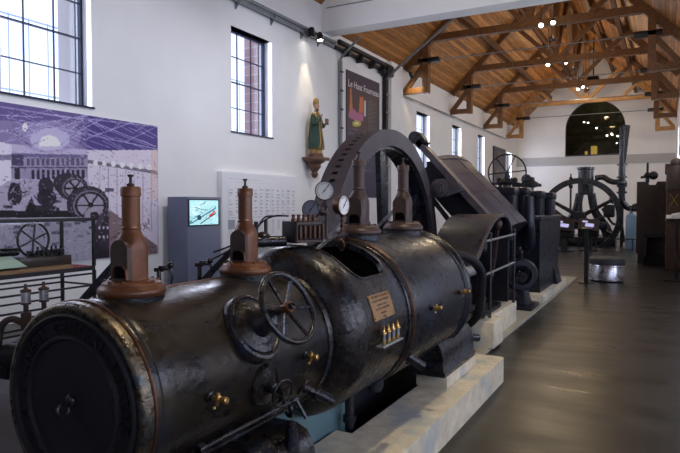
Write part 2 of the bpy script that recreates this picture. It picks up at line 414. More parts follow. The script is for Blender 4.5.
# right wall of the far hall, with its tall windows, and the wider front hall
RW = [(y, y+1.4, 2.85, 4.97) for y in (15.4, 20, 24.5, 29)]
mb = MB(); wall_grid(mb, XR, XR+.35, [YG+.5, YB+.4] + [v for w in RW for v in w[:2]], [0, 7.2, 2.85, 4.97], RW); struct(mb, 'wall_right', 'wall')
for i, (a, b, c, d) in enumerate(RW):
    g = struct(MB().bx(XR+.2, XR+.21, a, b, c, d), 'window_%d' % (9+i), 'winglass')
    f = MB()
    for y in (a+.02, (a+b)/2, b-.02): f.box((XR+.2, y, (c+d)/2), (.05, .04, d-c))
    for z in (c+.02, (c+d)/2, d-.02): f.box((XR+.2, (a+b)/2, z), (.05, b-a, .04))
    struct(f, 'window_frame', 'frame', g)
NW = [(-3.6, -1.4, 1.1, 4.3), (.6, 2.8, 1.1, 4.3), (4.6, 6.8, 1.1, 4.3), (8.8, 11, 1.1, 4.3)]
mb = MB(); wall_grid(mb, XN, XN+.35, [Y0, YG+.5] + [v for w in NW for v in w[:2]], [0, 7.2, 1.1, 4.3], NW); struct(mb, 'wall_front_right', 'wall')
for i, (a, b, c, d) in enumerate(NW):
    g = struct(MB().bx(XN+.2, XN+.21, a, b, c, d), 'window_%d' % (13+i), 'winglass')
    f = MB()
    for y in (a+.02, a+(b-a)/3, a+(b-a)*2/3, b-.02): f.box((XN+.2, y, (c+d)/2), (.05, .04, d-c))
    for z in (c+.02, (c+d)/2, d-.02): f.box((XN+.2, (a+b)/2, z), (.05, b-a, .04))
    struct(f, 'window_frame', 'frame', g)
struct(MB().bx(XL-.35, XN+.35, Y0-.3, Y0, 0, 12.5), 'wall_front', 'wall')
# gable wall / white cross beam between the two halls
mb = MB(); mb.prism([(XL-.3, YG, 6.04), (XR, YG, 6.04), (XR, YG, 0), (XN+.3, YG, 0), (XN+.3, YG, 12.5), (XL-.3, YG, 12.5)], (0, .5, 0)); struct(mb, 'wall_middle', 'wall')
# ceilings: boarded pitched roofs
def roof(name, x0, x1, rx, rz, ze, ya, yb):
    mb = MB()
    mb.prism([(x0, ya, ze), (rx, ya, rz), (rx, ya, rz+.12), (x0-.1, ya, ze+.12)], (0, yb-ya, 0))
    mb.prism([(x1, ya, ze), (x1+.1, ya, ze+.12), (rx, ya, rz+.12), (rx, ya, rz)], (0, yb-ya, 0))
    return struct(mb, name, 'ceil')
roof('ceiling', XL-.02, XR+.02, RX, RZ, ZE-.02, YG+.5, YB+.02)
roof('ceiling_front', XL-.02, XN+.02, (XL+XN)/2, 12.3, 6.72, Y0, YG)
# outside: ground and a brick building across the yard
struct(MB().bx(-60, 60, -40, 90, -.9, -.7), 'ground_outside', plain('yard', (.35, .36, .36), .9)) if False else None
for i, w in enumerate(WIN[:2]):
    struct(MB().bx(XL-.75, XL-.36, w[1]-.02, w[1]+.5, 0, 6.2), 'wall_pier_%d' % (i+1), 'brick')
t = thing('yard_fence', (-12, 12, 0), 'pale blue metal fence in the yard behind the left windows', 'fence')
m = MB()
for k in range(70): m.bx(-12.01, -11.99, 1+k*.45, 1.02+k*.45, 0, 5.6)
m.build('fence_bar', plain('fence_paint', (.42, .50, .80), .5), t)
m = MB()
for z in (4.0, 5.55): m.bx(-12.02, -11.98, 1, 32.5, z, z+.03)
m.build('fence_rail', plain('fence_paint_rail', (.42, .50, .80), .5), t)
m = MB(); m.bx(-26, -25, -6, 60, 0, 5.2); tag(m.build('yard_building', plain('pale_render', (.60, .66, .80), .9)), 'low pale building across the yard seen through the left windows', 'building')
# ------------------------------------------------------------------ roof trusses
def truss(Y, label, first):
    t = thing('roof_truss', (RX, Y, 5.3), label, 'roof truss', 'timber roof trusses across the hall')
    T = 'timber_lit' if first == 2 else 'timber'
    def b(n, *segs, w=.16, h=.2, mat=T):
        m = MB()
        for a, c in segs: m.beam((a[0], Y+(a[2] if len(a) > 2 else 0), a[1]), (c[0], Y+(c[2] if len(c) > 2 else 0), c[1]), w, h, (0, 1, 0))
        return m.build(n, mat, t)
    zr = lambda x: RZ - .14 - abs(x-RX)*(RZ-ZE)/(XR-RX)*1.0
    b('tie_beam', ((-7.1, 7.08), (-.3, 7.08)), w=.22, h=.21)
    b('king_post', ((RX, 7.1), (RX, zr(RX)-.05)), w=.2, h=.17)
    for s in (-1, 1):
        X = lambda d: RX + s*d
        b('rafter', ((X(4.05), zr(X(4.05))), (X(.02), zr(RX))), w=.24, h=.18)
        b('strut', ((X(.1), 7.15), (X(1.55), zr(X(1.55))-.08)), w=.15, h=.16)
        b('strut', ((X(3.3), 7.1), (X(1.75), zr(X(1.75))-.1)), w=.15, h=.16)
        b('strut', ((X(1.7), 7.15), (X(2.35), zr(X(2.35))-.1)), w=.14, h=.14)
        b('post', ((X(3.3), 5.32), (X(3.3), 7.25)), w=.2, h=.24)
        b('bracket_beam', ((X(4.08), 5.43), (X(3.22), 5.43)), w=.19, h=.18)
        b('bracket_beam', ((X(4.08), 6.36), (X(3.2), 6.36)), w=.18, h=.16)
        b('bracket_brace', ((X(4.0), 5.5), (X(3.35), 6.3)), w=.15, h=.15)
        m = MB(); m.bx(X(3.55), X(2.85), Y-.12, Y+.12, 6.3, 6.46, bevel=.02); m.build('iron_clamp', 'black', t)
    m = MB(); m.cyl((X(-3.0), Y, 6.38), (X(3.0), Y, 6.38), .018, seg=8); m.build('tie_rod', 'steel_pipe', t)
    return t
truss(18.9, 'dark timber roof truss nearest the white cross beam', 0)
truss(23.9, 'dark timber roof truss second from the white cross beam', 0)
truss(29.0, 'brown timber roof truss third from the white cross beam', 1)
truss(33.8, 'timber roof truss with lamplit orange painted in, closest to the end wall with the arched window', 2)
for Ya, Yb, nm in ((14.0, 18.9, 'between the white cross beam and the first truss'), (18.9, 23.9, 'between the first and second trusses'), (23.9, 29.0, 'between the second and third trusses'), (29.0, 33.8, 'between the third and last trusses')):
    t = thing('ridge_bracing', (RX, (Ya+Yb)/2, 7.4), 'crossed timber ridge braces ' + nm, 'roof brace', 'timber braces under the ridge')
    m = MB(); m.beam((RX, Ya+.12, 10.02), (RX, Yb-.12, 10.02), .16, .2); m.build('ridge_beam', 'timber', t)
    if Ya > 14:
        m = MB(); m.beam((RX, Ya+.15, 7.5), (RX, (Ya+Yb)/2, 9.9), .15, .15); m.build('brace', 'timber', t)
        m = MB(); m.beam((RX, Yb-.15, 7.5), (RX, (Ya+Yb)/2, 9.9), .15, .15); m.build('brace', 'timber', t)
for X_, Z_, nm in ((-5.9, 7.82, 'lower left'), (-4.8, 8.93, 'upper left'), (-2.6, 8.93, 'upper right'), (-1.5, 7.82, 'lower right')):
    m = MB(); m.beam((X_, 14, Z_), (X_, 36.45, Z_), .14, .18)
    tag(m.build('purlin', 'timber'), 'long timber purlin running under the %s slope of the boarded roof' % nm, 'roof beam', 'purlins under the roof boards')

# ------------------------------------------------------------------ crane rail, pipes and posts on the left wall
t = thing('wall_rail', (XL+.1, 9, 5.6), 'grey steel rail fixed high on the white wall above the windows', 'rail')
m = MB(); m.bx(XL+.04, XL+.16, .5, 13.9, 5.84, 5.90); m.bx(XL+.09, XL+.11, .5, 13.9, 5.74, 5.84); m.build('rail', 'steel_pipe', t)
for y in (3.6, 5.2, 6.8, 8.4, 9.9, 11.15, 12.4, 13.2):
    m = MB(); m.prism([(XL, y-.02, 5.84), (XL+.15, y-.02, 5.84), (XL+.15, y-.02, 5.80), (XL, y-.02, 5.62)], (0, .04, 0)); m.build('rail_bracket', 'steel_pipe', t)
m = MB(); m.tube([(XL+.1, 13.95, 5.78), (XL+.1, 16.95, 5.78)], .05); m.tube([(XL+.22, 13.95, 5.90), (XL+.22, 16.95, 5.90)], .07)
for y in (14.5, 15.3, 16.1, 16.8): m.box((XL+.15, y, 5.75), (.22, .1, .22), bevel=.02)
tag(m.build('heating_pipe', 'black'), 'pair of black pipes high on the wall above the purple poster', 'pipe')
t = thing('steel_portal', (XL+.08, 14.3, 0), 'slim grey bolted steel column with brace left of the purple poster', 'steel column', 'steel portal columns on the left wall')
m = MB(); m.bx(XL+.02, XL+.1, 14.28, 14.36, 0, 5.5); m.build('column', 'steel_pipe', t)
m = MB(); m.tube([(XL+.07, 14.3, 5.4), (XL+.12, 14.3, 5.6), (-7.15, 14.3, 6.05)], .035, smooth=5); m.build('brace', 'steel_pipe', t)
for z in np.arange(2.2, 5.3, .5): m = MB(); m.box((XL+.11, 14.3, z), (.04, .13, .05), bevel=.01); m.build('bolt', 'black', t)
t = thing('steel_portal', (XL+.1, 17.2, 0), 'black bolted steel column with long grey brace right of the purple poster', 'steel column', 'steel portal columns on the left wall')
m = MB(); m.bx(XL+.02, XL+.15, 17.14, 17.3, 0, 5.7); m.build('column', 'black', t)
m = MB(); m.tube([(XL+.12, 17.2, 5.35), (XL+.18, 17.2, 5.6), (-5.3, 17.2, 7.25)], .045, smooth=5); m.build('brace', 'steel_pipe', t)
for z in np.arange(2.3, 5.2, .55): m = MB(); m.box((XL+.17, 17.2, z), (.04, .2, .06), bevel=.01); m.build('bolt', 'steel_pipe', t)
m = MB(); m.box((XL+.15, 17.2, 5.78), (.3, .45, .35), bevel=.05); m.build('joint_box', 'black', t)
m = MB(); m.tube([(XL+.12, 18.5, 5.25), (XL+.12, 33, 5.25)], .03); tag(m.build('conduit', 'steel_pipe'), 'long thin grey conduit on the wall above the far windows', 'pipe')
m = MB(); m.cyl((XL+.15, YG-.02, 6.62), (XR, YG-.02, 6.62), .012, seg=6); tag(m.build('cable', 'steel_pipe'), 'thin cable stretched across the white cross beam wall', 'cable')

# ------------------------------------------------------------------ spot lamps
def spot(loc, aim, label, group, glow='lampglow', s=1., bracket=None):
    loc = Vector(loc); aim = Vector(aim); d = (aim-loc).normalized()
    t = thing('spotlight', loc, label, 'spotlight', group)
    m = MB(); m.lathe([(.0, -.09*s), (.045*s, -.085*s), (.06*s, -.03*s), (.06*s, .07*s), (.075*s, .10*s), (.07*s, .10*s), (.055*s, .07*s), (.05*s, .06*s)], loc, d, 20, caps=False); m.build('lamp_housing', 'black', t)
    m = MB(); m.lathe([(0, .062*s), (.052*s, .062*s), (.052*s, .066*s), (0, .066*s)], loc, d, 20, caps=False); m.build('lamp_lens', glow, t)
    if bracket: m = MB(); m.tube([loc, bracket], .012*s, 8); m.build('arm', 'black', t)
    return t
spot((-7.58, 12.55, 5.80), (-7.7, 12.6, 2.6), 'left of two small black spotlights under the white cross beam', 'spotlights by the cross beam', s=1.25, bracket=(XL+.1, 12.5, 5.9))
spot((-7.5, 12.82, 5.74), (-6.2, 11.4, 0), 'right of two small black spotlights under the white cross beam', 'spotlights by the cross beam', s=1.25, bracket=(XL+.1, 12.85, 5.9))
spot((-7.3, 18.3, 5.85), (-7.2, 18.85, 5.35), 'black spotlight aimed at the first timber bracket', 'spotlights by the cross beam', bracket=(-7.6, 18.35, 6.3))
for k, (x, y, z, ax_, nm) in enumerate([(-3.03, 17, 6.5, (-1.9, 9, 1.5), 'left lamp of the bright pair hanging above the first tie beam'), (-2.72, 17, 6.54, (-1.2, 10, 0), 'right lamp of the bright pair hanging above the first tie beam'), (-3.67, 22, 6.55, (-3.0, 14, 0), 'larger bright lamp below the second tie beam'), (-3.08, 22, 6.53, (-2, 16, 0), 'smaller dim lamp below the second tie beam'), (-3.41, 28, 6.7, (-3, 20, 0), 'left lamp of the far pair near the arched window'), (-3.21, 28, 6.78, (-2.5, 20, 0), 'right lamp of the far pair near the arched window')]):
    spot((x, y, z), ax_, nm, 'ceiling lamps along the ridge', s=1.0 if k != 3 else .7, bracket=(x, y, z+1.2), glow='lampglow')
t = thing('projector', (-3.35, 30.5, 8.2), 'small dark box projector hanging in front of the gable', 'projector')
m = MB(); m.box((-3.1, 31, 7.55), (.5, .5, .35), bevel=.03); m.build('housing', 'black', t); m = MB(); m.cyl((-3.1, 31, 7.7), (-3.1, 31, 9.6), .03); m.build('hanger', 'black', t)
# lamps behind the arched window, upper room
for k, (x, z, nm) in enumerate([(-4.35, 6.35, 'left'), (-4.15, 6.33, 'second'), (-3.65, 5.95, 'middle'), (-3.1, 5.5, 'fourth'), (-2.5, 5.4, 'right'), (-2.55, 5.0, 'lower right')]):
    spot((x, YB+2.2+.3*(k%2), z+.3), (x+.2, YB-3, 3.2), '%s small lamp glowing behind the dark arched window' % nm, 'lamps behind the arched window', 'lampglow', 1.0, (x, YB+2.2, 8.38))
lr = bpy.data.lights.new('upper_room_fill', 'POINT'); lr.energy = 60; lr.color = (1, .85, .5); lr.shadow_soft_size = .2; lo_ = bpy.data.objects.new('upper_room_fill', lr); lo_.location = (-3.0, YB+2.4, 7.9); COL.objects.link(lo_)  # added fill light brightening the room behind the arched window
m = MB(); m.bx(-4.1, -3.75, YB+3.7, YB+3.75, 4.15, 5.3); m.bx(-4.45, -4.3, YB+3.7, YB+3.75, 4.15, 5.0)
tag(m.build('lit_panel', plain('yellow_light', (1, .8, .2), .5, emit=(1, .62, .12), strength=1.6)), 'yellow lit upright panels seen through the arched window', 'lit panel')
t = thing('balustrade', (-3.5, YB+1.0, 3.92), 'dark sloping stair rail seen through the arched window', 'rail')
m = MB(); m.beam((-3.2, YB+1, 4.4), (-1.6, YB+1, 5.6), .1, .3); m.build('stair_rail', 'rust', t)

# ------------------------------------------------------------------ mural (printed photograph)
def homf(co):
    nx, ny, d = co
    def f(p):
        w = d[0]*p.y + d[1]*p.z + d[2]
        return (nx[0]*p.y + nx[1]*p.z + nx[2])/w, (ny[0]*p.y + ny[1]*p.z + ny[2])/w
    return f
hm = homf(([1765.3555, -35.0619, -8537.0254], [281.3148, -1823.9884, 4103.8888], [0.87878, -0.03415, 3.75796]))
cv = Canvas(490, 470, (.72, .69, .78))
rnd = random.Random(3)
cv.poly([(0, 0), (490, 0), (490, 155), (265, 150), (150, 140), (0, 130)], (.42, .37, .55))
cv.poly([(250, 40), (490, 75), (490, 152), (265, 150)], (.34, .29, .52)); cv.poly([(0, 60), (120, 70), (265, 150), (0, 130)], (.54, .50, .64))
cv.ell(150, 110, 95, 50, (.62, .58, .72), .6); cv.ell(150, 118, 60, 34, (.78, .76, .84), .7)
for k in range(34):   # lattice of the printed roof trusses
    x = rnd.uniform(-60, 480); y = rnd.uniform(20, 130); s = rnd.choice((-1, 1)); l = rnd.uniform(60, 190)
    cv.line(x, y, x+l, y+s*l*rnd.uniform(.25, .6), 2.0, (.72, .70, .82), .6)
for a in ((0, 20, 260, 60), (0, 45, 130, 52), (130, 42, 475, 80), (60, 60, 475, 148), (0, 95, 265, 45), (0, 130, 250, 62), (250, 60, 160, 130), (265, 60, 470, 140), (190, 118, 320, 50), (250, 120, 400, 66)): cv.line(*a, 2.6, (.74, .72, .84), .7)
cv.poly([(118, 140), (118, 128), (126, 112), (148, 104), (170, 112), (182, 128), (182, 140)], (.93, .91, .95)); cv.ell(75, 82, 8, 14, (.85, .83, .92))
cv.poly([(34, 160), (265, 165), (265, 238), (34, 238)], (.60, .57, .66)); cv.poly([(34, 160), (265, 165), (265, 175), (34, 172)], (.45, .42, .56))
for k in range(12): cv.rect(80+k*15, 176, 89+k*15, 198, (.35, .32, .42), .8)
cv.rect(34, 202, 265, 206, (.35, .32, .42))
for k in range(11):
    cv.rect(96+k*15, 214, 105+k*15, 240, (.22, .19, .28)); cv.ell(100.5+k*15, 214, 4.5, 5, (.22, .19, .28))
cv.rect(44, 206, 60, 240, (.2, .18, .26)); cv.rect(36, 165, 72, 198, (.32, .29, .4))
cv.poly([(0, 125), (34, 135), (34, 240), (0, 260)], (.82, .80, .88)); cv.rect(0, 165, 34, 182, (.45, .42, .52), .8)
cv.poly([(0, 260), (34, 242), (265, 240), (490, 420), (490, 470), (0, 470)], (.66, .63, .70))
cv.poly([(265, 152), (475, 150), (475, 440), (330, 330), (265, 245)], (.80, .77, .82))
cv.poly([(265, 180), (475, 214), (475, 224), (265, 190)], (.46, .43, .5))
for k in range(7):
    x = 300+k*26; cv.rect(x, 196+k*5, x+3, 330+k*10, (.62, .59, .66), .8); cv.ell(x-12+k, 188+k*2.5, 7, 9, (.94, .92, .95))
for k in range(70):
    x = rnd.uniform(0, 320); y = rnd.uniform(250, 460); cv.rect(x, y, x+rnd.uniform(3, 26), y+rnd.uniform(2, 12), (.2, .17, .23), rnd.uniform(.2, .7))
for a in ((45, 285, 22, 34), (40, 262, 12, 14), (138, 262, 24, 30), (140, 295, 30, 26), (130, 330, 50, 14), (95, 325, 18, 12)): cv.ell(*a, (.16, .13, .19), .85)
for k in range(40): x = rnd.uniform(20, 190); y = rnd.uniform(245, 335); cv.line(x, y, x+rnd.uniform(-14, 14), y+rnd.uniform(-12, 12), 3, rnd.choice(((.1, .08, .12), (.75, .72, .8))), .7)
cv.rect(0, 334, 230, 356, (.14, .11, .16)); cv.poly([(75, 335), (95, 290), (110, 335)], (.1, .08, .12))
for (cx, cy, rx, ry) in ((200, 252, 40, 32), (218, 264, 46, 40), (265, 315, 64, 56)):
    cv.ell(cx, cy, rx, ry, (.26, .22, .28)); cv.ell(cx+6, cy+2, rx*.80, ry*.8, (.50, .46, .52)); cv.ell(cx+8, cy+3, rx*.74, ry*.74, (.20, .17, .22)); cv.ell(cx+8, cy+3, rx*.62, ry*.62, (.62, .59, .66))
    for q in range(6): cv.line(cx+8, cy+3, cx+8+rx*.68*math.cos(q*PI/3), cy+3+ry*.68*math.sin(q*PI/3), 6, (.17, .14, .19))
    cv.ell(cx+8, cy+3, rx*.14, ry*.16, (.12, .1, .13)); cv.ell(cx, cy, rx, ry, (.08, .06, .1), .9, ring=.05)
cv.rect(285, 350, 345, 470, (.20, .17, .22)); cv.ell(285, 350, 30, 28, (.62, .59, .64)); cv.ell(285, 350, 14, 14, (.2, .17, .22)); cv.ell(320, 395, 34, 60, (.25, .22, .27), .8)
for k in range(8): cv.ell(300+k % 4*12, 385+k//4*28, 3, 5, (.75, .72, .78))
cv.poly([(330, 330), (475, 440), (475, 470), (330, 470)], (.52, .45, .46))
for k in range(26): x = rnd.uniform(350, 470); y = rnd.uniform(330, 460); cv.line(x, y, x+rnd.uniform(-30, 30), y+rnd.uniform(8, 30), 3, rnd.choice(((.25, .19, .2), (.72, .66, .68), (.4, .3, .3))), .6)
for k in range(260):
    x = rnd.uniform(0, 475); y = rnd.uniform(150, 465); cv.rect(x, y, x+rnd.uniform(1, 6), y+rnd.uniform(1, 5), rnd.choice(((.15, .12, .18), (.85, .82, .9))), .3)
for k in range(900):
    x = rnd.uniform(0, 478); y = rnd.uniform(150, 468); l = rnd.uniform(2, 9); an = rnd.choice((0, 0, 1.57, .5)); cv.line(x, y, x+l*math.cos(an), y+l*math.sin(an), 1.6, rnd.choice(((.12, .09, .16), (.88, .86, .92), (.4, .36, .46))), .45)
for k in range(60):
    x = rnd.uniform(0, 470); y = rnd.uniform(10, 140); s = rnd.choice((-1, 1)); l = rnd.uniform(20, 70); cv.line(x, y, x+l, y+s*l*rnd.uniform(.3, .9), 1.4, rnd.choice(((.78, .76, .88), (.2, .17, .34))), .6)
# warm fade on the printed right margin
cv.rect(455, 150, 490, 300, (.82, .70, .62), .35)
t = thing('wall_mural', (XL+.02, 6.1, .77), 'large purple-toned printed photograph of an old engine hall on the white wall', 'mural')
m = MB(); m.bx(XL, XL+.018, 4.3, 7.71, .77, 2.99); m.build('panel', 'white', t)
print_grid('photograph', (XL+.02, 4.3, 2.985), (XL+.02, 7.705, 2.985), (XL+.02, 4.3, .775), 300, 200, lambda u, v, p: np.clip((cv.get(*hm(p))-.55)*1.3+.58, .02, .97), 'print', t)

# poster "Le Haut Fourneau"
hp = homf(([1619.458, 0.0, -23260.3993], [727.0861, -3430.4365, 8552.7603], [0.87878, -0.03415, 3.75796]))
cp = Canvas(240, 800, (.14, .11, .26))
cp.poly([(40, 130), (220, 210), (220, 420), (40, 400)], (.26, .18, .24)); cp.poly([(60, 100), (220, 160), (220, 200), (60, 160)], (.14, .11, .26), .6)
cp.poly([(150, 200), (220, 230), (220, 400), (150, 400)], (.22, .21, .24), .8)
cp.poly([(48, 290), (60, 265), (100, 300), (130, 305), (130, 345), (95, 348), (48, 325)], (.72, .42, .58))
cp.poly([(52, 290), (55, 160), (62, 160), (68, 285)], (.80, .45, .25)); cp.poly([(104, 300), (108, 210), (128, 210), (130, 300)], (.80, .42, .25)); cp.rect(134, 230, 145, 320, (.80, .80, .84))
cp.ell(92, 360, 26, 18, (.75, .72, .25)); cp.ell(92, 358, 12, 8, (.9, .9, .8))
for k in range(8): cp.line(42, 385+k*10+k, 100, 398+k*10+k, 2, (.55, .55, .68), .7)
for k in range(30): cp.rect(158, 225+k*6, 158+(k*37 % 50), 228+k*6, (.48, .48, .5), .6)
cp.rect(42, 470, 200, 640, (.16, .16, .30))
for k in range(20): cp.rect(50, 480+k*8, 60+(k*53 % 120), 483+k*8, (.55, .55, .72), .7)
t = thing('wall_poster', (XL+.05, 15.8, 1.85), 'tall dark purple poster titled Le Haut Fourneau behind the flywheel', 'poster')
m = MB(); m.bx(XL+.01, XL+.03, 14.72, 16.88, 1.85, 5.36); m.build('panel', 'black', t)
print_grid('artwork', (XL+.034, 14.72, 5.36), (XL+.034, 16.88, 5.36), (XL+.034, 14.72, 1.85), 90, 150, lambda u, v, p: cp.get(*hp(p)), 'print', t)
m = MB(); text_mb(m, 'Le Haut Fourneau', .275, (XL+.04, 14.80, 4.92), (0, 1, 0), (0, 0, 1), .004); m.build('lettering', 'white', t)
# white backing panels around the poster
m = MB(); m.bx(XL+.001, XL+.008, 14.4, 17.1, 1.0, 5.42); tag(m.build('backing_panel', 'steel_pipe' if False else 'white'), 'pale panel behind the purple poster between two steel columns', 'panel')

# white chart board
t = thing('wall_chart', (XL+.06, 10.6, .75), 'white wall chart full of small printed tables and columns', 'chart')
m = MB(); m.bx(XL, XL+.12, 9.3, 12.05, .72, 2.29, bevel=.005); m.build('board', 'white', t)
cc = Canvas(1100, 630, (.92, .93, .96)); r3 = random.Random(5)
for k in range(46):
    if k % 7 != 5: cc.rect(80+k*9, 46+(k*5 % 3)*2, 86+k*9, 53, (.55, .55, .62), .7)
for k in range(60): cc.rect(80+k*9, 74, 85+k*9, 78, (.70, .70, .76), .7)
for k in range(12):
    x = 60+k*86; cc.rect(x, 110, x+2, 610, (.62, .63, .68))
    for q in range(34):
        if r3.random() < .75: cc.rect(x+14, 120+q*7, x+14+r3.uniform(20, 54), 122+q*7, (.42, .42, .48), .9)
    for q in range(3): cc.rect(x+r3.uniform(8, 50), 400, x+r3.uniform(52, 60), 400+r3.uniform(10, 170), (.78, .79, .83), .5)
cc.rect(60, 372, 1040, 376, (.62, .63, .68)); cc.rect(60, 390, 150, 470, (.62, .63, .70))
cc.line(600, 380, 600, 520, 4, (.45, .45, .5)); cc.line(780, 400, 780, 500, 4, (.45, .45, .5)); cc.rect(590, 430, 615, 436, (.4, .4, .45)); cc.rect(400, 440, 440, 520, (.7, .7, .75))
print_grid('tables', (XL+.122, 9.33, 2.27), (XL+.122, 12.02, 2.27), (XL+.122, 9.33, .75), 400, 200, lambda u, v, p: cc.get(u*1099, v*629), 'print', t)

# TV kiosk
t = thing('video_kiosk', (-7.47, 8.24, 0), 'blue-grey cabinet with a small lit video screen beside the mural', 'kiosk')
m = MB(); m.bx(-7.66, -7.2, 7.8, 8.68, 0, 1.76, bevel=.008); m.build('cabinet', 'kiosk', t)
m = MB(); m.bx(-7.2, -7.19, 7.81, 8.62, 1.25, 1.72); m.build('screen_bezel', 'black', t)
ck = Canvas(220, 170, (.62, .80, .82)); r4 = random.Random(8)
for k in range(60): x = r4.uniform(0, 220); y = r4.uniform(0, 170); ck.line(x, y, x+r4.uniform(-50, 50), y+r4.uniform(-26, 26), r4.uniform(2, 8), r4.choice(((.9, .96, .94), (.3, .5, .55), (.15, .3, .36), (.75, .88, .88), (.5, .66, .6))), .7)
ck.line(10, 150, 190, 50, 26, (.30, .48, .55)); ck.line(20, 140, 190, 45, 7, (.72, .88, .9)); ck.line(80, 160, 200, 90, 8, (.1, .2, .25)); ck.ell(70, 120, 16, 18, (.12, .24, .3)); ck.line(150, 110, 190, 80, 12, (.75, .15, .15))
print_grid('video_screen', (-7.186, 7.84, 1.70), (-7.186, 8.59, 1.70), (-7.186, 7.84, 1.27), 90, 60, lambda u, v, p: ck.get(u*219, v*169), 'screen', t)

# picture far along the left wall
t = thing('wall_picture', (XL+.03, 32.4, 2.8), 'dark reddish picture hung between the farthest left-hand windows', 'picture')
m = MB(); m.bx(XL, XL+.05, 30.8, 33.4, 2.75, 4.68); m.build('frame', 'black', t)
ca_ = Canvas(100, 80, (.12, .07, .07))
for k in range(60): ca_.ell(r4.uniform(0, 100), r4.uniform(10, 80), r4.uniform(3, 14), r4.uniform(3, 10), r4.choice(((.35, .18, .14), (.5, .3, .22), (.14, .08, .1), (.25, .12, .12))), .5)
print_grid('painting', (XL+.052, 30.9, 4.6), (XL+.052, 33.3, 4.6), (XL+.052, 30.9, 2.83), 60, 50, lambda u, v, p: ca_.get(u*99, v*79), 'print', t)

# ------------------------------------------------------------------ saint statue on its bracket
SX, SY, SZ = -7.56, 12.72, 2.80
t = thing('wall_bracket', (XL+.02, SY, 2.28), 'carved reddish-brown wall bracket carrying the bishop statue', 'bracket')
m = MB(); m.lathe([(.0, 0), (.05, .02), (.09, .10), (.07, .16), (.16, .28), (.15, .34), (.27, .42), (.27, .44)], (SX-.04, SY, 2.28), (0, 0, 1), 16)
for v in m.bm.verts: v.co.x = max(v.co.x, XL+.002)
m.build('corbel', 'bracket', t)
m = MB(); m.bx(XL+.002, SX+.24, SY-.28, SY+.28, 2.72, 2.795, bevel=.015); m.build('shelf', 'bracket', t)
def loft(mb, secs, seg=28, folds=0, famp=0):
    rings = []
    for (x, y, z, rx, ry) in secs:
        rg = []
        for k in range(seg):
            a = 2*PI*k/seg; f = 1 + famp*math.cos(folds*a)*(1 if folds else 0)
            rg.append(mb.bm.verts.new((x+rx*math.cos(a)*f, y+ry*math.sin(a)*f, z)))
        rings.append(rg)
    for A, B in zip(rings, rings[1:]):
        for k in range(seg): mb.bm.faces.new([A[k], A[(k+1) % seg], B[(k+1) % seg], B[k]])
    mb.bm.faces.new(rings[0][::-1]); mb.bm.faces.new(rings[-1]); return mb
t = thing('bishop_statue', (SX, SY, SZ), 'painted statue of a bishop in green and gold robes standing on a wall bracket', 'statue')
m = MB(); loft(m, [(SX, SY, SZ, .17, .19), (SX, SY, SZ+.05, .18, .2), (SX, SY, SZ+.09, .15, .17)]); m.build('base', 'bracket', t)
m = MB(); loft(m, [(SX, SY, SZ+.09, .15, .165), (SX, SY, SZ+.3, .14, .15), (SX, SY, SZ+.62, .115, .135), (SX, SY, SZ+.85, .10, .14), (SX, SY, SZ+1.0, .095, .165), (SX, SY, SZ+1.07, .07, .12), (SX, SY, SZ+1.11, .04, .05), (SX, SY, SZ+1.15, .038, .042)], folds=9, famp=.05)
body = m.build('body', 'gold', t)
m = MB(); loft(m, [(SX-.0, SY-.02, SZ+.2, .175, .175), (SX-.0, SY-.02, SZ+.45, .170, .175), (SX-.0, SY-.01, SZ+.7, .14, .165), (SX-.01, SY, SZ+.9, .115, .185), (SX-.01, SY, SZ+1.04, .09, .15), (SX-.01, SY, SZ+1.09, .05, .07)], folds=7, famp=.06); m.build('cloak', 'green', t)
m = MB(); m.tube([(SX+.10, SY+.07, SZ+1.03), (SX+.125, SY+.05, SZ+.7), (SX+.15, SY+.10, SZ+.35), (SX+.14, SY+.14, SZ+.2)], .022, smooth=5); m.tube([(SX+.10, SY-.05, SZ+1.03), (SX+.13, SY-.05, SZ+.7), (SX+.165, SY-.06, SZ+.35), (SX+.15, SY-.10, SZ+.2)], .022, smooth=5); m.tube([(SX+.15, SY-.16, SZ+.21), (SX+.2, SY, SZ+.19), (SX+.14, SY+.15, SZ+.21)], .02, smooth=5); m.build('gold_trim', 'gold', t)
hd = MB(); hz = SZ+1.23
loft(hd, [(SX+.02, SY, hz-.085, .02, .02), (SX+.025, SY, hz-.07, .045, .04), (SX+.015, SY, hz-.03, .066, .056), (SX+.008, SY, hz+.02, .074, .062), (SX, SY, hz+.06, .068, .058), (SX, SY, hz+.085, .04, .04)], 20)
hd.sphere((SX+.085, SY, hz-.005), .014, 8, (1, .8, 1.6))
for s in (-1, 1): hd.sphere((SX, SY+s*.062, hz), .016, 8, (.7, .4, 1.2))
hd = hd.build('head', 'skin', t)
m = MB(); m.sphere((SX+.074, SY-.024, hz+.022), .008, 8); m.sphere((SX+.074, SY+.024, hz+.022), .008, 8); m.build('eye', 'black', hd)
m = MB(); m.sphere((SX+.07, SY, hz-.04), .016, 8, (.5, 1.2, .35)); m.build('mouth', 'bracket', hd)
m = MB(); loft(m, [(SX+.045, SY, hz-.13, .014, .02), (SX+.045, SY, hz-.09, .032, .042), (SX+.04, SY, hz-.055, .035, .052)], 16); m.build('beard', 'bracket', hd)
m = MB(); loft(m, [(SX, SY, hz+.05, .076, .068), (SX, SY, hz+.11, .078, .074), (SX, SY, hz+.17, .062, .064), (SX, SY, hz+.21, .03, .03), (SX, SY, hz+.225, .008, .008)], 20); m.build('mitre', 'gold', t)
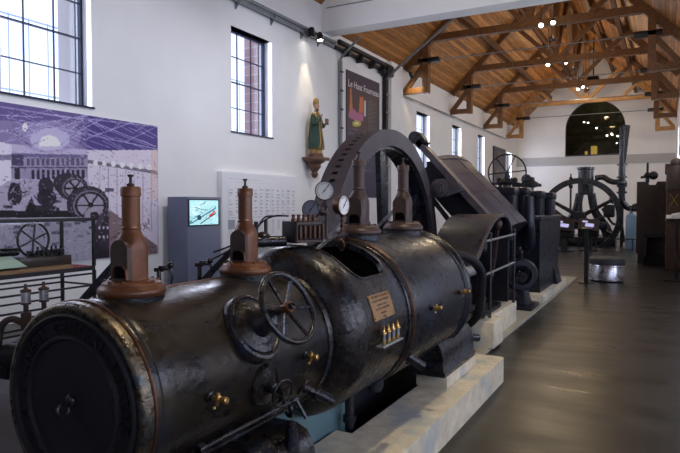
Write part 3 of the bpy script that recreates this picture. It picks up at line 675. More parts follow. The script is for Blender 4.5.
for s, hp_ in ((-1, (SX+.19, SY-.07, SZ+.98)), (1, (SX+.2, SY+.10, SZ+.80))):
    sh = (SX, SY+s*.15, SZ+1.0); el = (SX+.06, SY+s*.2, SZ+.78)
    m = MB(); m.tube([sh, el, ((el[0]+hp_[0])/2, (el[1]+hp_[1])/2, (el[2]+hp_[2])/2-.01), (hp_[0]-.03, hp_[1], hp_[2]-.02)], [.05, .055, .05, .042], 12, smooth=4); m.build('sleeve', 'green', t)
    h = MB(); h.sphere(hp_, .026, 10, (1.1, .6, 1.0))
    for q in range(4):
        y = hp_[1] + (q-1.5)*.012; L = (.036, .044, .042, .032)[q]
        h.tube([(hp_[0]+.012, y, hp_[2]+.01), (hp_[0]+.024, y, hp_[2]+.012+L*.6), (hp_[0]+.03-(.01 if s < 0 else -.01), y, hp_[2]+.01+L)], [.0075, .0068, .005], 8, smooth=2)
    h.tube([(hp_[0], hp_[1]-s*.018, hp_[2]), (hp_[0]+.02, hp_[1]-s*.032, hp_[2]+.02), (hp_[0]+.03, hp_[1]-s*.03, hp_[2]+.035)], [.0085, .007, .0055], 8, smooth=2)
    h.build('hand', 'skin', t)
m = MB(); m.box((SX+.24, SY+.12, SZ+.86), (.04, .12, .15), bevel=.01); m.build('book', 'bracket', t)
# ================================================================== GAS ENGINE
AX, AZ = -1.83, .90
E_ = thing('gas_engine', (AX, 3.0, 0), 'huge black horizontal gas engine with brown valve towers, handwheels, gauges and flywheel', 'engine')
YA = (0, 1, 0)
def ey(prof, name, mat, parent=None, seg=96, caps=True, **k):   # lathe about the engine axis; prof (radius, Y)
    m = MB(); m.lathe([(r, y) for r, y in prof], (AX, 0, AZ), YA, seg, caps=caps); return m.build(name, mat, parent or E_, **k)
def onc(phi, Y, R):
    a = math.radians(phi); return Vector((AX+R*math.cos(a), Y, AZ+R*math.sin(a)))
def nrm(phi): a = math.radians(phi); return Vector((math.cos(a), 0, math.sin(a)))
def tng(phi): a = math.radians(phi); return Vector((-math.sin(a), 0, math.cos(a)))
# front cover with raised lettering
ey([(0, 1.392), (.225, 1.392), (.229, 1.380), (.237, 1.377), (.243, 1.382), (.247, 1.391), (.300, 1.391), (.305, 1.380), (.315, 1.375), (.322, 1.379), (.326, 1.392), (.326, 1.43), (0, 1.43)], 'front_cover', 'iron_black', sharp=30)
cov = bpy.data.objects['front_cover']
m = MB()
txt = 'LEMENT-GAND--CENTRAL-VITREZ-'
word = 'SOCIETE ANONYME - LE CREUSOT'
def ringtext(txt, a0, a1, R, size):
    n = len(txt)
    for i, ch in enumerate(txt):
        if ch == ' ': continue
        a = a0 + (a1-a0)*i/(n-1)           # clockwise from the left as seen from the front
        c, s_ = math.cos(a), math.sin(a)
        # seen from the front (-Y side) the x axis points right = +X
        o = Vector((AX + R*c, 1.386, AZ + R*s_)); up = Vector((c, 0, s_)); rt = Vector((s_, 0, -c))
        text_mb(m, ch, size, o - up*size*.35, rt, up, .008, 'CENTER', 1)
ringtext('LEMEN', math.radians(232), math.radians(160), .273, .058)
ringtext('MENT CENTRAL-VITREZ', math.radians(148), math.radians(-8), .273, .058)
m.build('raised_lettering', 'iron_black', cov)
m = MB(); m.torus((AX-.005, 1.36, AZ-.012), (1, 0, .15), .022, .006, 24, 8); m.sphere((AX, 1.385, AZ+.015), .022, 14, (1, .6, 1.1)); m.cyl((AX, 1.395, AZ+.012), (AX, 1.352, AZ+.012), .009); m.build('lifting_ring', 'iron', cov)
ey([(.322, 1.393), (.340, 1.384), (.350, 1.386), (.358, 1.394), (.361, 1.404), (.361, 1.430), (.345, 1.432)], 'steel_band', 'band')
ey([(.35, 1.430), (.364, 1.431), (.367, 1.434), (.367, 1.440), (.363, 1.443), (.35, 1.443)], 'copper_band', 'copper')
ey([(.345, 1.442), (.358, 1.444), (.361, 1.448), (.361, 1.474), (.358, 1.478), (.345, 1.478)], 'steel_band', 'iron_oily')
ey([(.33, 1.43), (.352, 1.43), (.352, 1.47), (.357, 1.49), (.358, 1.53), (.356, 1.54), (.356, 2.60), (.352, 2.64), (.33, 2.64)], 'front_cylinder', 'iron_oily', caps=False, seg=160)
# joint rings and domed shoulder, then window housing
ey([(.33, 2.60), (.362, 2.60), (.366, 2.61), (.366, 2.635), (.352, 2.642), (.352, 2.66), (.37, 2.665), (.385, 2.672), (.42, 2.69), (.450, 2.72), (.468, 2.76), (.475, 2.80), (.475, 2.83), (.33, 2.83)], 'domed_shoulder', 'iron_worn', caps=False, seg=160)
h = ey([(.475, 2.825), (.475, 3.375), (.445, 3.375), (.445, 2.825), (.475, 2.825)], 'window_housing', 'iron_worn', caps=False, seg=220)
# rounded window cut in the upper right
m = MB()
def rrect(a0, a1, y0, y1, r_y, r_a, n=8):
    P = []
    for (ca, cy, s) in ((a1-r_a, y1-r_y, 0), (a0+r_a, y1-r_y, 90), (a0+r_a, y0+r_y, 180), (a1-r_a, y0+r_y, 270)):
        for k in range(n+1):
            t = math.radians(s + 90*k/n); P.append((ca + r_a*math.cos(t), cy + r_y*math.sin(t)))
    return P
P = rrect(39, 118, 2.875, 3.30, .10, 13)
Q = []
for i in range(len(P)):
    a, b = P[i], P[(i+1) % len(P)]; nseg = max(1, int(abs(a[0]-b[0])/3))
    Q += [(a[0]+(b[0]-a[0])*k/nseg, a[1]+(b[1]-a[1])*k/nseg) for k in range(nseg)]
inner = [onc(a, y, .40) for a, y in Q]; outer = [onc(a, y, .52) for a, y in Q]
n = len(Q)
ci = onc(78.5, 3.09, .40); co = onc(78.5, 3.09, .52)
# build the cutter as a curved slab: strips across the window
b = bmesh.new(); NA = 40
def yspan(a):
    a0, a1, y0, y1, ry, ra = 39, 118, 2.875, 3.30, .10, 13
    d = 0
    if a < a0+ra: d = ry*(1-math.sqrt(max(0, 1-((a0+ra-a)/ra)**2)))
    if a > a1-ra: d = ry*(1-math.sqrt(max(0, 1-((a-a1+ra)/ra)**2)))
    return y0+d, y1-d
sec = []
for k in range(NA+1):
    t = k/NA; a = 39 + 79*(t if True else 0)
    a = 39 + 79*(.5-.5*math.cos(PI*t)); y0_, y1_ = yspan(a)
    sec.append([m.bm.verts.new(v) for v in (onc(a, y0_, .40), onc(a, y1_, .40), onc(a, y1_, .52), onc(a, y0_, .52))])
for A, B in zip(sec, sec[1:]):
    for k in range(4): m.bm.faces.new([A[k], A[(k+1) % 4], B[(k+1) % 4], B[k]])
m.bm.faces.new(sec[0][::-1]); m.bm.faces.new(sec[-1])
b.free()
cut = m.build('cutter', 'iron', E_)
bpy.context.view_layer.update()
bool_diff(h, cut)
m = MB()
for A, B in zip(Q, Q[1:]+Q[:1]): m.beam(onc(A[0], A[1], .476), onc(B[0], B[1], .476), .010, .008, nrm(A[0]))
m.build('window_rim', 'iron_worn', E_)
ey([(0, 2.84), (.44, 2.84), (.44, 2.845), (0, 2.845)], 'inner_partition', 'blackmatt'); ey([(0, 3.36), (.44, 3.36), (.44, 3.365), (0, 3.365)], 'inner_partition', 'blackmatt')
ey([(.44, 2.85), (.443, 2.85), (.443, 3.36), (.44, 3.36)], 'inner_lining', 'blackmatt', caps=False)
bool_l = bpy.data.objects['inner_lining']; bool_l.data.transform(Matrix.Identity(4))
bpy.data.objects.remove(bool_l)
ey([(0, 2.84), (.06, 2.84), (.06, 3.36), (0, 3.36)], 'piston_rod', 'iron')
ey([(.44, 3.37), (.482, 3.372), (.486, 3.378), (.486, 3.392), (.478, 3.398), (.478, 3.41), (.487, 3.414), (.487, 3.43), (.478, 3.436), (.44, 3.436)], 'joint_ring', 'iron_worn', caps=False)
ey([(.46, 3.435), (.489, 3.436), (.493, 3.441), (.493, 3.450), (.488, 3.456), (.46, 3.456)], 'copper_band', 'copper', caps=False)
ey([(.44, 3.455), (.484, 3.455), (.487, 3.50), (.492, 3.52), (.492, 4.50), (.44, 4.50)], 'rear_cylinder', 'iron', caps=False, seg=160)
ey([(0, 4.62), (.49, 4.62), (.507, 4.612), (.512, 4.60), (.512, 4.565), (.507, 4.556), (.498, 4.55), (.498, 4.49), (.40, 4.49)], 'rear_flange', 'iron', caps=False)
ey([(0, 4.62), (.30, 4.62), (.28, 4.68), (.13, 4.70), (.13, 4.9), (0, 4.9)], 'rear_gland', 'iron')
ey([(0, 4.9), (.055, 4.9), (.055, 6.4), (0, 6.4)], 'piston_rod', 'steel_pipe')
# bolts on housing
m = MB()
for a in range(-60, 150, 12):
    if 44 < a < 110: continue
# ---------------------------------------------------------------- valve towers
def tower(Y, s, zb, mat, nm):
    """square-shouldered cast valve tower; zb is the top of its round foot; s scales it"""
    o = Vector((AX, Y, 0)); Z = lambda d: zb + d*s
    m = MB(); m.lathe([(.124*s, -.14*s), (.1245*s, -.03*s), (.118*s, -.028*s), (.112*s, -.02*s)], (AX, Y, zb), (0, 0, 1), 56); foot = m.build('tower_seat', 'iron', E_)
    m = MB(); m.lathe([(0, -.03*s), (.122*s, -.03*s), (.128*s, -.022*s), (.129*s, -.010*s), (.124*s, .002*s), (.114*s, .010*s), (.112*s, .018*s), (.100*s, .026*s), (.078*s, .030*s), (0, .030*s)], (AX, Y, zb), (0, 0, 1), 72); fl = m.build('tower_flange', mat, E_)
    prof = [(.0535, .028), (.0535, .148), (.0530, .160), (.0510, .176), (.0470, .192), (.0420, .206), (.0370, .218), (.0355, .228)]
    m = MB(); rings = []; seg = 56
    for r, z in prof:
        e = 3.6 if z < .15 else 3.6-1.6*min((z-.15)/.06, 1)
        rg = []
        for k in range(seg):
            t = 2*PI*(k+.5)/seg; c, q = math.cos(t), math.sin(t); f = (abs(c)**e+abs(q)**e)**(-1/e)
            rg.append(m.bm.verts.new((AX+r*s*c*f, Y+r*s*q*f, Z(z))))
        rings.append(rg)
    for A, B in zip(rings, rings[1:]):
        for k in range(seg): m.bm.faces.new([A[k], A[(k+1) % seg], B[(k+1) % seg], B[k]])
    m.bm.faces.new(rings[0][::-1]); m.bm.faces.new(rings[-1]); body = m.build('tower_body', mat, E_, sharp=45)
    w = .046*s; yf = Y-.062*s
    P = [(AX-w, yf, Z(.034)), (AX+w, yf, Z(.034))] + [(x, yf, z) for x, z in [(AX+w*math.cos(t), Z(.146)+.040*s*math.sin(t)) for t in [PI*k/16 for k in range(17)]]]
    m = MB(); m.prism(P, (0, .045*s, 0)); pn = m.build('arched_front', 'brown_dark', body)  # shaded front of the tower put into a darker brown
    for ob2 in (pn, body):
        c = MB(); c.prism([(AX-.034*s, yf-.02, Z(.038)), (AX+.040*s, yf-.02, Z(.038)), (AX+.038*s, yf-.02, Z(.072)), (AX+.024*s, yf-.02, Z(.086)), (AX-.022*s, yf-.02, Z(.086)), (AX-.034*s, yf-.02, Z(.070))], (0, .075*s, 0))
        cu = c.build('cutter', 'iron', E_); bpy.context.view_layer.update(); bool_diff(ob2, cu)
    m = MB(); m.bx(AX-.036*s, AX+.041*s, yf+.012*s, yf+.018*s, Z(.036), Z(.088)); m.build('opening_shade', 'blackmatt', body)  # black plate standing in for the shade inside the opening
    m = MB(); m.beam((AX+.045*s, yf-.003, Z(.036)), (AX+.042*s, yf-.003, Z(.074)), .006*s, .010*s); m.beam((AX+.042*s, yf-.003, Z(.074)), (AX+.024*s, yf-.003, Z(.090)), .006*s, .010*s); m.build('opening_lip', mat, body)
    m = MB(); m.lathe([(.036*s, .224*s), (.0385*s, .227*s), (.0385*s, .232*s), (.0345*s, .237*s), (.0345*s, .352*s), (.0385*s, .354*s), (.0385*s, .386*s), (.035*s, .391*s), (0, .392*s)], (AX, Y, zb), (0, 0, 1), 40); nk = m.build('tower_neck', mat, E_)
    m = MB(); m.lathe([(0, .388*s), (.014*s, .390*s), (.015*s, .400*s), (.009*s, .404*s), (.0055*s, .407*s), (.0055*s, .428*s), (.011*s, .430*s), (.012*s, .438*s), (0, .439*s)], (AX, Y, zb), (0, 0, 1), 20); m.build('top_bolt', 'rust', nk)
    m = MB()
    for k in range(10):
        a = 2*PI*k/10+.2; m.cyl((AX+.098*s*math.cos(a), Y+.098*s*math.sin(a), Z(.012)), (AX+.098*s*math.cos(a), Y+.098*s*math.sin(a), Z(.032)), .007*s, seg=6)
    m.build('flange_bolt', mat, fl)
tower(1.668, 1.0, 1.284, 'brown', 1)
tower(2.392, 1.0, 1.296, 'brown', 2)
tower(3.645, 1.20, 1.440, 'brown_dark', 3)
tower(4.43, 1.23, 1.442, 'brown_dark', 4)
# push rods and rocker clevises behind the towers
for Y in (1.72, 2.45, 3.75, 4.45):
    z = 1.34 if Y < 3 else 1.50
    m = MB(); m.beam((AX-.06, Y-.02, z+.08), (AX-.52, Y-.12, z-.38), .030, .024); m.build('push_rod', 'iron' if Y < 3 else 'steel', E_)
for Y in (2.00, 2.27, 4.08):
    x = AX-.19; z = 1.20 if Y < 3 else 1.34
    c = MB(); c.box((x, Y, z+.05), (.016, .016, .14), bevel=.003); c.box((x+.02, Y+.015, z+.118), (.055, .02, .022), rot=(0, 0, .7), bevel=.004); c.sphere((x+.04, Y+.03, z+.13), .016, 10); c.cyl((x-.018, Y-.01, z+.11), (x+.018, Y+.01, z+.11), .009)
    rk = c.build('rocker_bracket', 'iron_worn', E_)
    c = MB(); c.tube([(x+.04, Y+.03, z+.125), (x+.047, Y+.035, z+.08), (x+.040, Y+.03, z+.04), (x+.02, Y+.015, z+.01), (x-.0, Y, z+.015)], .006, 8, smooth=4); c.cyl((x-.02, Y-.01, z+.03), (x+.04, Y+.03, z+.04), .004); c.build('rocker_hook', 'iron', rk)
m = MB(); m.beam(onc(98, 1.82, .359), onc(98, 2.28, .359), .016, .008, nrm(98)); m.build('seam_strip', 'brown', E_)
# ---------------------------------------------------------------- big handwheel valve
ph = 31; Yh = 2.035
def radial(prof, phi, Y, name, mat, parent=None, seg=40, R=0, **k):
    m = MB(); m.lathe(prof, onc(phi, Y, R), nrm(phi), seg); return m.build(name, mat, parent or E_, **k)
vd = radial([(.150, .325), (.152, .372), (.146, .383), (.134, .386), (.128, .378), (.124, .376), (.118, .384), (.085, .392), (.072, .400), (0, .400)], ph, Yh, 'valve_cover', 'iron_worn', seg=72)
radial([(.060, .39), (.058, .43), (.045, .445), (.040, .47), (.046, .475), (.046, .49), (.020, .50), (.013, .505), (.013, .60), (0, .60)], ph, Yh, 'valve_stem', 'iron', vd)
hw = MB(); cH = onc(ph, Yh, .592) + Vector((0, -.030, -.012)); nH = (nrm(ph) + Vector((.02, -.06, -.06))).normalized()
hw.torus(cH, nH, .146, .0125, 80, 12); wheel = hw.build('handwheel_rim', 'iron_worn', E_)
u = nH.cross(Vector(YA)).normalized(); v = nH.cross(u); m = MB()
for k in range(6):
    t = 2*PI*k/6+.35; d = u*math.cos(t)+v*math.sin(t); m.beam(cH+d*.02-nH*.012, cH+d*.141, .013, .009, nH)
m.build('handwheel_spoke', 'iron_worn', wheel)
m = MB(); m.lathe([(0, -.03), (.022, -.028), (.026, -.01), (.024, .012), (0, .012)], cH, nH, 24); m.build('handwheel_hub', 'brown', wheel)
m = MB(); m.lathe([(0, .01), (.014, .012), (.014, .03), (.008, .032), (.008, .042), (0, .042)], cH, nH, 8); m.build('handwheel_nut', 'iron', wheel)
# small handwheel
ph = -9; Yh = 2.055
vd = radial([(.090, .33), (.093, .362), (.088, .372), (.078, .374), (.073, .369), (.060, .372), (.040, .380), (0, .380)], ph, Yh, 'small_valve_cover', 'iron_worn', seg=56)
radial([(.026, .375), (.024, .41), (.013, .415), (.012, .475), (0, .475)], ph, Yh, 'small_valve_stem', 'iron', vd)
c0 = onc(ph, Yh-.015, .462); nn = (nrm(ph)+Vector((0, -.15, 0))).normalized(); m = MB(); m.torus(c0, nn, .057, .0055, 48, 10); sw = m.build('small_handwheel_rim', 'iron_worn', E_)
u = nn.cross(Vector(YA)).normalized(); v = nn.cross(u); m = MB()
for k in range(4):
    t = 2*PI*k/4+.5; d = u*math.cos(t)+v*math.sin(t); m.beam(c0-nn*.006, c0+d*.055, .009, .007, nn)
m.lathe([(0, -.012), (.012, -.01), (.012, .01), (0, .012)], c0, nn, 16); m.build('small_handwheel_spoke', 'iron_worn', sw)
# brass cocks
for Y, phi, R, L in ((1.70, -1, .356, .085), (2.37, 0, .356, .072), (3.72, 4, .492, .075), (4.33, 7, .492, .085)):
    n_ = nrm(phi); p = onc(phi, Y, R)
    m = MB(); m.lathe([(.020, -.01), (.020, .012), (.013, .014), (.013, .022), (0, .022)], p, n_, 16); m.build('cock_flange', 'iron', E_)
    m = MB(); m.lathe([(.010, .015), (.010, L*.4), (.015, L*.42), (.015, L*.62), (.009, L*.64), (.009, L*.78), (.013, L*.8), (.014, L), (.009, L+.004), (0, L+.004)], p, n_, 18); bc = m.build('brass_cock', 'brass', E_)
    m = MB(); q = p+n_*L*.52; m.cyl(q, q+Vector((0, 0, -.026))+n_*-.006, .006, seg=8); m.cyl(q, q+Vector((0, 0, .022)), .009, seg=10); m.sphere(q+Vector((0, -.02, -.028)), .007, 8); m.build('cock_lever', 'brass', bc)
# nameplate
def patch(phi0, phi1, y0, y1, R, th, name, mat, skew=0., n=10, parent=None):
    m = MB(); rows = []
    for k in range(n+1):
        a = phi0+(phi1-phi0)*k/n; sk = skew*(k/n)
        rows.append([m.bm.verts.new(v) for v in (onc(a, y0+sk, R), onc(a, y1+sk, R), onc(a, y1+sk, R+th), onc(a, y0+sk, R+th))])
    for A, B in zip(rows, rows[1:]):
        for k in range(4): m.bm.faces.new([A[k], A[(k+1) % 4], B[(k+1) % 4], B[k]])
    m.bm.faces.new(rows[0][::-1]); m.bm.faces.new(rows[-1]); return m.build(name, mat, parent or E_)
pl = patch(9.5, 26.5, 2.895, 3.165, .474, .006, 'nameplate', 'brass_plate'); tag(pl, 'brass nameplate with engraved lines of writing')
m = MB()
for i, (rowtxt, sz) in enumerate((('MACHINE SOUFFLANTE', .020), ('A GAZ DE HAUT FOURNEAU', .017), ('CONSTRUITE PAR LA', .014), ('SOCIETE ANONYME', .020), ('PUISSANCE', .014), ('1200', .018))):
    a = 24.8 - i*2.75; o = onc(a-.9, 3.03, .4805); text_mb(m, rowtxt, sz, o, YA, tng(a), .001, 'CENTER', 1)
m.build('engraving', 'brown_dark', pl)
m = MB()
for a, y in ((11, 2.905), (11, 3.155), (25, 2.905), (25, 3.155)): m.cyl(onc(a, y, .478), onc(a, y, .486), .006, seg=10)
m.build('plate_screw', 'brass', pl)
# row of four drip lubricators under the plate
m = MB(); m.box(onc(-6, 3.02, .51), (.05, .27, .012), bevel=.003); sh = m.build('lubricator_shelf', 'steel_pipe', E_)
for k in range(4):
    y = 2.925+k*.063; p = onc(-5.5, y, .515); g = .001
    m = MB(); m.lathe([(.010, .006), (.010, .02), (.015, .022), (.015, .028), (.0, .028)], p, (0, 0, 1), 14); m.lathe([(.016, .062), (.017, .066), (.014, .074), (.008, .078), (.006, .088), (.009, .09), (.009, .094), (.003, .098), (.003, .108), (0, .108)], p, (0, 0, 1), 14); m.build('lubricator_fitting', 'brass', E_)
    m = MB(); m.lathe([(.0135, .028), (.0135, .062)], p, (0, 0, 1), 14); m.build('lubricator_glass', 'steel', E_)
# gauges above the shoulder
def gauge(c, n, r, face, name_mat='copper', stem=None):
    c = Vector(c); n = Vector(n).normalized()
    m = MB(); m.lathe([(0, -.045), (r*.85, -.045), (r*.92, -.03), (r*.95, -.01), (r, 0), (r*1.0, .008), (r*.93, .010), (r*.90, .004), (0, .004)], c, n, 40); g = m.build('gauge_case', name_mat, E_)
    m = MB(); m.lathe([(0, .0045), (r*.9, .0045), (r*.9, .006), (0, .006)], c, n, 40); d = m.build('gauge_dial', face, g)
    up = Vector((0, 0, 1)); x = up.cross(n).normalized(); yv = n.cross(x); m = MB()
    m.beam(c+n*.009-(x*.5+yv*.6)*r*.5, c+n*.009+(x*.5+yv*.65)*r*.95, .0035, .002, n)
    for k in range(27):
        t = math.radians(-45+k*270/26); dd = x*math.cos(t)+yv*math.sin(t); m.beam(c+n*.007+dd*r*(.70 if k % 5 else .62), c+n*.007+dd*r*.82, .002, .001, n)
    m.lathe([(0, .008), (.005, .008), (.005, .011), (0, .011)], c, n, 10); m.build('gauge_pointer', 'black', d)
g0 = Vector((-1.78, 2.98, 0))
gauge((-1.80, 3.13, 1.692), (.40, -.92, .0), .059, 'dial', 'iron'); gauge((-1.80, 2.975, 1.580), (.25, -.96, 0), .055, 'dial_grey', 'iron'); gauge((-1.77, 3.31, 1.605), (.93, -.10, .0), .065, 'dial', 'copper')
m = MB(); m.tube([(-1.80, 3.14, 1.64), (-1.80, 3.15, 1.55), (-1.80, 3.15, 1.40)], .010, 10); m.sphere((-1.80, 3.15, 1.60), .017, 10); m.sphere((-1.80, 3.15, 1.55), .014, 10); m.cyl((-1.80, 2.98, 1.585), (-1.80, 3.15, 1.56), .009); m.build('gauge_pipe', 'brown_dark', E_)
m = MB(); m.tube([(-1.79, 3.33, 1.55), (-1.79, 3.33, 1.47), (-1.785, 3.325, 1.40)], .009, 10)
for z in (1.54, 1.51, 1.48, 1.45, 1.42): m.sphere((-1.79, 3.33, z), .014, 10)
m.torus((-1.78, 3.31, 1.355), (.6, .8, 0), .035, .007, 24, 8); m.build('gauge_syphon', 'copper', E_)
m = MB(); m.tube([(-1.80, 3.0, 1.33), (-1.77, 3.15, 1.40), (-1.78, 3.35, 1.42), (-1.82, 3.45, 1.40)], .012, 10, smooth=4); m.build('copper_pipe', 'iron', E_)
# mechanical oiler box with sight glasses
m = MB(); m.box((-1.80, 2.875, 1.455), (.15, .18, .12), rot=(0, 0, -.45), bevel=.006); ob_ = m.build('oiler_box', 'iron_black', E_)
R_ = Euler((0, 0, -.45)).to_matrix(); oc = Vector((-1.80, 2.875, 1.455)); P_ = lambda x, y, z: oc + R_ @ Vector((x, y, z))
m = MB(); fr_ = [P_(.077, -.085, -.05), P_(.077, .085, -.05), P_(.077, .085, .05), P_(.077, -.085, .05)]
for a_, b_ in zip(fr_, fr_[1:]+fr_[:1]): m.beam(a_, b_, .012, .012)
m.build('oiler_frame', 'brown_dark', ob_)
for k in range(5):
    m = MB(); m.cyl(P_(.078, -.062+k*.031, -.035), P_(.078, -.062+k*.031, .035), .009, seg=12); m.build('sight_glass', 'copper', ob_)
for k in range(5):
    m = MB(); p = P_(.02, -.07+k*.034, .060); m.lathe([(.013, 0), (.013, .015), (.009, .017), (.009, .028), (.011, .030), (.011, .038), (0, .039)], p, (0, 0, 1), 12); m.build('oiler_cap', 'copper', ob_)
m = MB(); m.sphere(P_(-.06, -.22, -.04), .05, 12, (1, 1, .9)); m.cyl(P_(-.06, -.26, -.03), P_(-.06, -.26, .06), .012); m.cyl(P_(-.06, -.20, -.03), P_(-.06, -.20, .07), .010); m.cyl(P_(-.06, -.34, -.05), P_(-.02, -.10, -.05), .03); m.build('oiler_drive', 'iron', ob_)
m = MB(); 
for d_ in (0, .035): m.tube([P_(.0, -.09, .09), P_(-.01, -.17, .09), P_(-.02, -.24, .06+d_*.4), P_(-.03, -.32, -.02-d_), P_(-.06, -.42, -.07-d_*.7), P_(-.09, -.5, -.10-d_)], .005, 8, smooth=6)
m.build('oil_line', 'iron', E_)
# stubs and pipes low on the right side
n_ = Vector((.62, .45, -.42)).normalized(); p = Vector((-1.525, 2.44, .73)); m = MB(); m.lathe([(.05, -.03), (.05, .012), (.045, .016), (0, .016)], p, (.85, .1, -.5), 28); m.lathe([(.030, 0), (.030, .06), (.04, .062), (.04, .082), (.03, .085), (.026, .088), (.026, .17), (0, .17)], p, n_, 24); m.build('drain_stub', 'iron_worn', E_)
n_ = Vector((.55, .50, -.50)).normalized(); p = Vector((-1.49, 3.52, .68)); m = MB(); m.lathe([(.055, -.04), (.055, .0), (.045, .01), (.036, .02), (.036, .07), (.045, .072), (.045, .10), (.032, .104), (.032, .21), (.027, .212), (.027, .2), (0, .2)], p, n_, 28); m.sphere(p+Vector((.0, .10, .05)), .05, 14); m.cyl(p+Vector((0, .1, .05)), p+Vector((.06, .30, -.05)), .014); m.build('exhaust_stub', 'iron', E_)
m = MB(); m.lathe([(.0, 0), (.04, .01), (.055, .05), (.05, .10), (.03, .12), (.03, .2)], (-1.60, 3.42, .42), (0, 0, 1), 24); m.build('drain_pot', 'iron', E_)
m = MB(); m.cyl((-1.72, 3.30, .20), (-1.72, 3.30, .50), .03); m.cyl((-1.72, 3.30, .25), (-1.72, 3.30, .29), .042); m.build('drain_pipe', 'iron', E_)
# long reach rod with tee handle
m = MB(); m.tube([(-1.44, 1.60, .735), (-1.44, 2.24, .735)], .0085, 12); m.cyl((-1.44, 1.60, .735), (-1.44, 1.63, .735), .02); m.cyl((-1.44, 2.20, .735), (-1.44, 2.25, .735), .013); m.cyl((-1.44, 2.235, .745), (-1.39, 2.25, .655), .009); m.build('reach_rod', 'iron', E_)
m = MB(); m.torus((-1.50, 2.27, .675), (.5, 1, .2), .032, .011, 28, 10); m.build('hook', 'iron', E_)
m = MB(); m.beam((-1.46, 1.45, .700), (-1.46, 2.20, .700), .012, .010); m.build('guide_bar', 'iron_worn', E_)
# cast feet under the cylinders
def foot(y0, y1, xo, zt, name, bosses, z0=0.0):
    m = MB(); prof = [(-1.80, z0), (xo, z0), (xo+.004, z0+.03), (xo-.012, z0+.045), (xo-.02, zt-.13), (xo-.035, zt-.07), (xo-.065, zt-.025), (xo-.12, zt), (-1.80, zt)]
    m.prism([(x, y0, z) for x, z in prof], (0, y1-y0, 0)); f = m.build(name, 'iron_worn', E_, sharp=50)
    for (y, x, z, L) in bosses:
        m = MB(); m.lathe([(.042, -.09), (.028, .0), (.028, L*.7), (.020, L*.7), (.020, L), (.014, L+.006), (0, L+.006)], (x, y, z), (0, 0, 1), 20); m.build('holding_bolt', 'iron', f)
foot(1.45, 2.38, -1.40, .575, 'front_foot', [(2.22, -1.45, .58, .055), (1.62, -1.50, .575, .02)], .241)
foot(4.20, 5.00, -1.40, .62, 'rear_foot', [(4.42, -1.49, .60, .045), (4.86, -1.49, .60, .045)], .336)
m = MB(); m.cyl((-1.47, 4.98, .48), (-1.41, 5.10, .46), .035); m.sphere((-1.47, 4.98, .49), .045, 12); m.build('rear_stub', 'iron', E_)
# engine bed, painted
m = MB(); m.bx(-2.25, -1.79, 1.55, 3.40, .0, .52, bevel=.02); bed = m.build('engine_bed', 'teal', E_)
m = MB(); m.bx(-2.25, -1.95, 3.40, 5.2, .0, .50, bevel=.02); m.build('rear_bed', 'iron_black', E_)
m = MB(); m.bx(-2.25, -1.80, 4.6, 6.3, .34, .62, bevel=.03); m.bx(-2.3, -1.9, 4.9, 6.3, .5, .8, bevel=.03); m.build('crosshead_guide', 'iron', E_)
# left side fittings seen past the cover
m = MB(); m.box((-2.30, 1.66, .95), (.20, .30, .20), bevel=.04); m.cyl((-2.36, 1.50, .99), (-2.20, 1.52, .99), .05); m.cyl((-2.50, 1.52, 1.0), (-2.2, 1.52, 1.0), .022); m.box((-2.45, 1.58, .95), (.2, .2, .14), bevel=.03); m.build('side_valve_chest', 'iron_black', E_)
m = MB(); m.tube([(-2.27, 1.52, 1.12), (-2.33, 1.50, 1.14), (-2.37, 1.48, 1.11), (-2.38, 1.47, 1.02)], .014, 12, smooth=5); m.cyl((-2.27, 1.52, 1.10), (-2.27, 1.52, 1.17), .02); m.build('copper_elbow', 'rust', E_)
for x, y in ((-2.27, 1.52), (-2.27, 1.60)):
    m = MB(); m.lathe([(.010, -.05), (.010, .0), (.020, .002), (.020, .010), (0, .010)], (x, y, 1.20), (0, 0, 1), 14); m.lathe([(.021, .052), (.021, .06), (.012, .064), (.006, .068), (.006, .085), (0, .085)], (x, y, 1.20), (0, 0, 1), 14); lf = m.build('side_lubricator', 'brown_dark', E_)
    m = MB(); m.lathe([(.018, .01), (.018, .052)], (x, y, 1.20), (0, 0, 1), 16); m.build('side_lubricator_glass', 'steel', lf)
m = MB(); m.tube([(-2.43, 1.45, 1.0), (-2.41, 1.42, .98), (-2.33, 1.44, .95)], .012, 10, smooth=4); m.cyl((-2.33, 1.38, 1.02), (-2.50, 1.42, 1.03), .012); m.build('side_pipe', 'brown_dark', E_)
# ---------------------------------------------------------------- flywheel
FX, FY, FZ, FR = -3.16, 7.0, .91, 1.645
m = MB(); m.ring((FX, FY, FZ), (1, 0, 0), FR, FR-.205, .30, 144); fw = m.build('flywheel_rim', 'iron_wheel', E_)
c = MB()
for k in range(100):
    a = 2*PI*k/100; d = Vector((0, math.cos(a), math.sin(a))); tq = Vector((0, -math.sin(a), math.cos(a)))
    p = Vector((FX-.01, FY, FZ)) + d*(FR)
    c.prism([p-d*.06+tq*.020+Vector((.035, 0, 0)), p-d*.06-tq*.020+Vector((.035, 0, 0)), p-d*.06-tq*.020-Vector((.035, 0, 0)), p-d*.06+tq*.020-Vector((.035, 0, 0))], d*.10)
cu = c.build('cutter', 'iron', E_); bpy.context.view_layer.update(); bool_diff(fw, cu)
m = MB(); m.lathe([(FR-.24, -.11), (FR-.204, -.11), (FR-.204, .11), (FR-.24, .11), (FR-.24, -.11)], (FX, FY, FZ), (1, 0, 0), 96, caps=False); m.build('flywheel_inner_band', 'iron', fw)
for k in range(6):
    a = 2*PI*k/6+.60; d = Vector((0, math.cos(a), math.sin(a)))
    m = MB(); m.beam(Vector((FX, FY, FZ))+d*.2, Vector((FX, FY, FZ))+d*(FR-.22), .16, .07, (1, 0, 0)); m.build('flywheel_spoke', 'iron', fw)
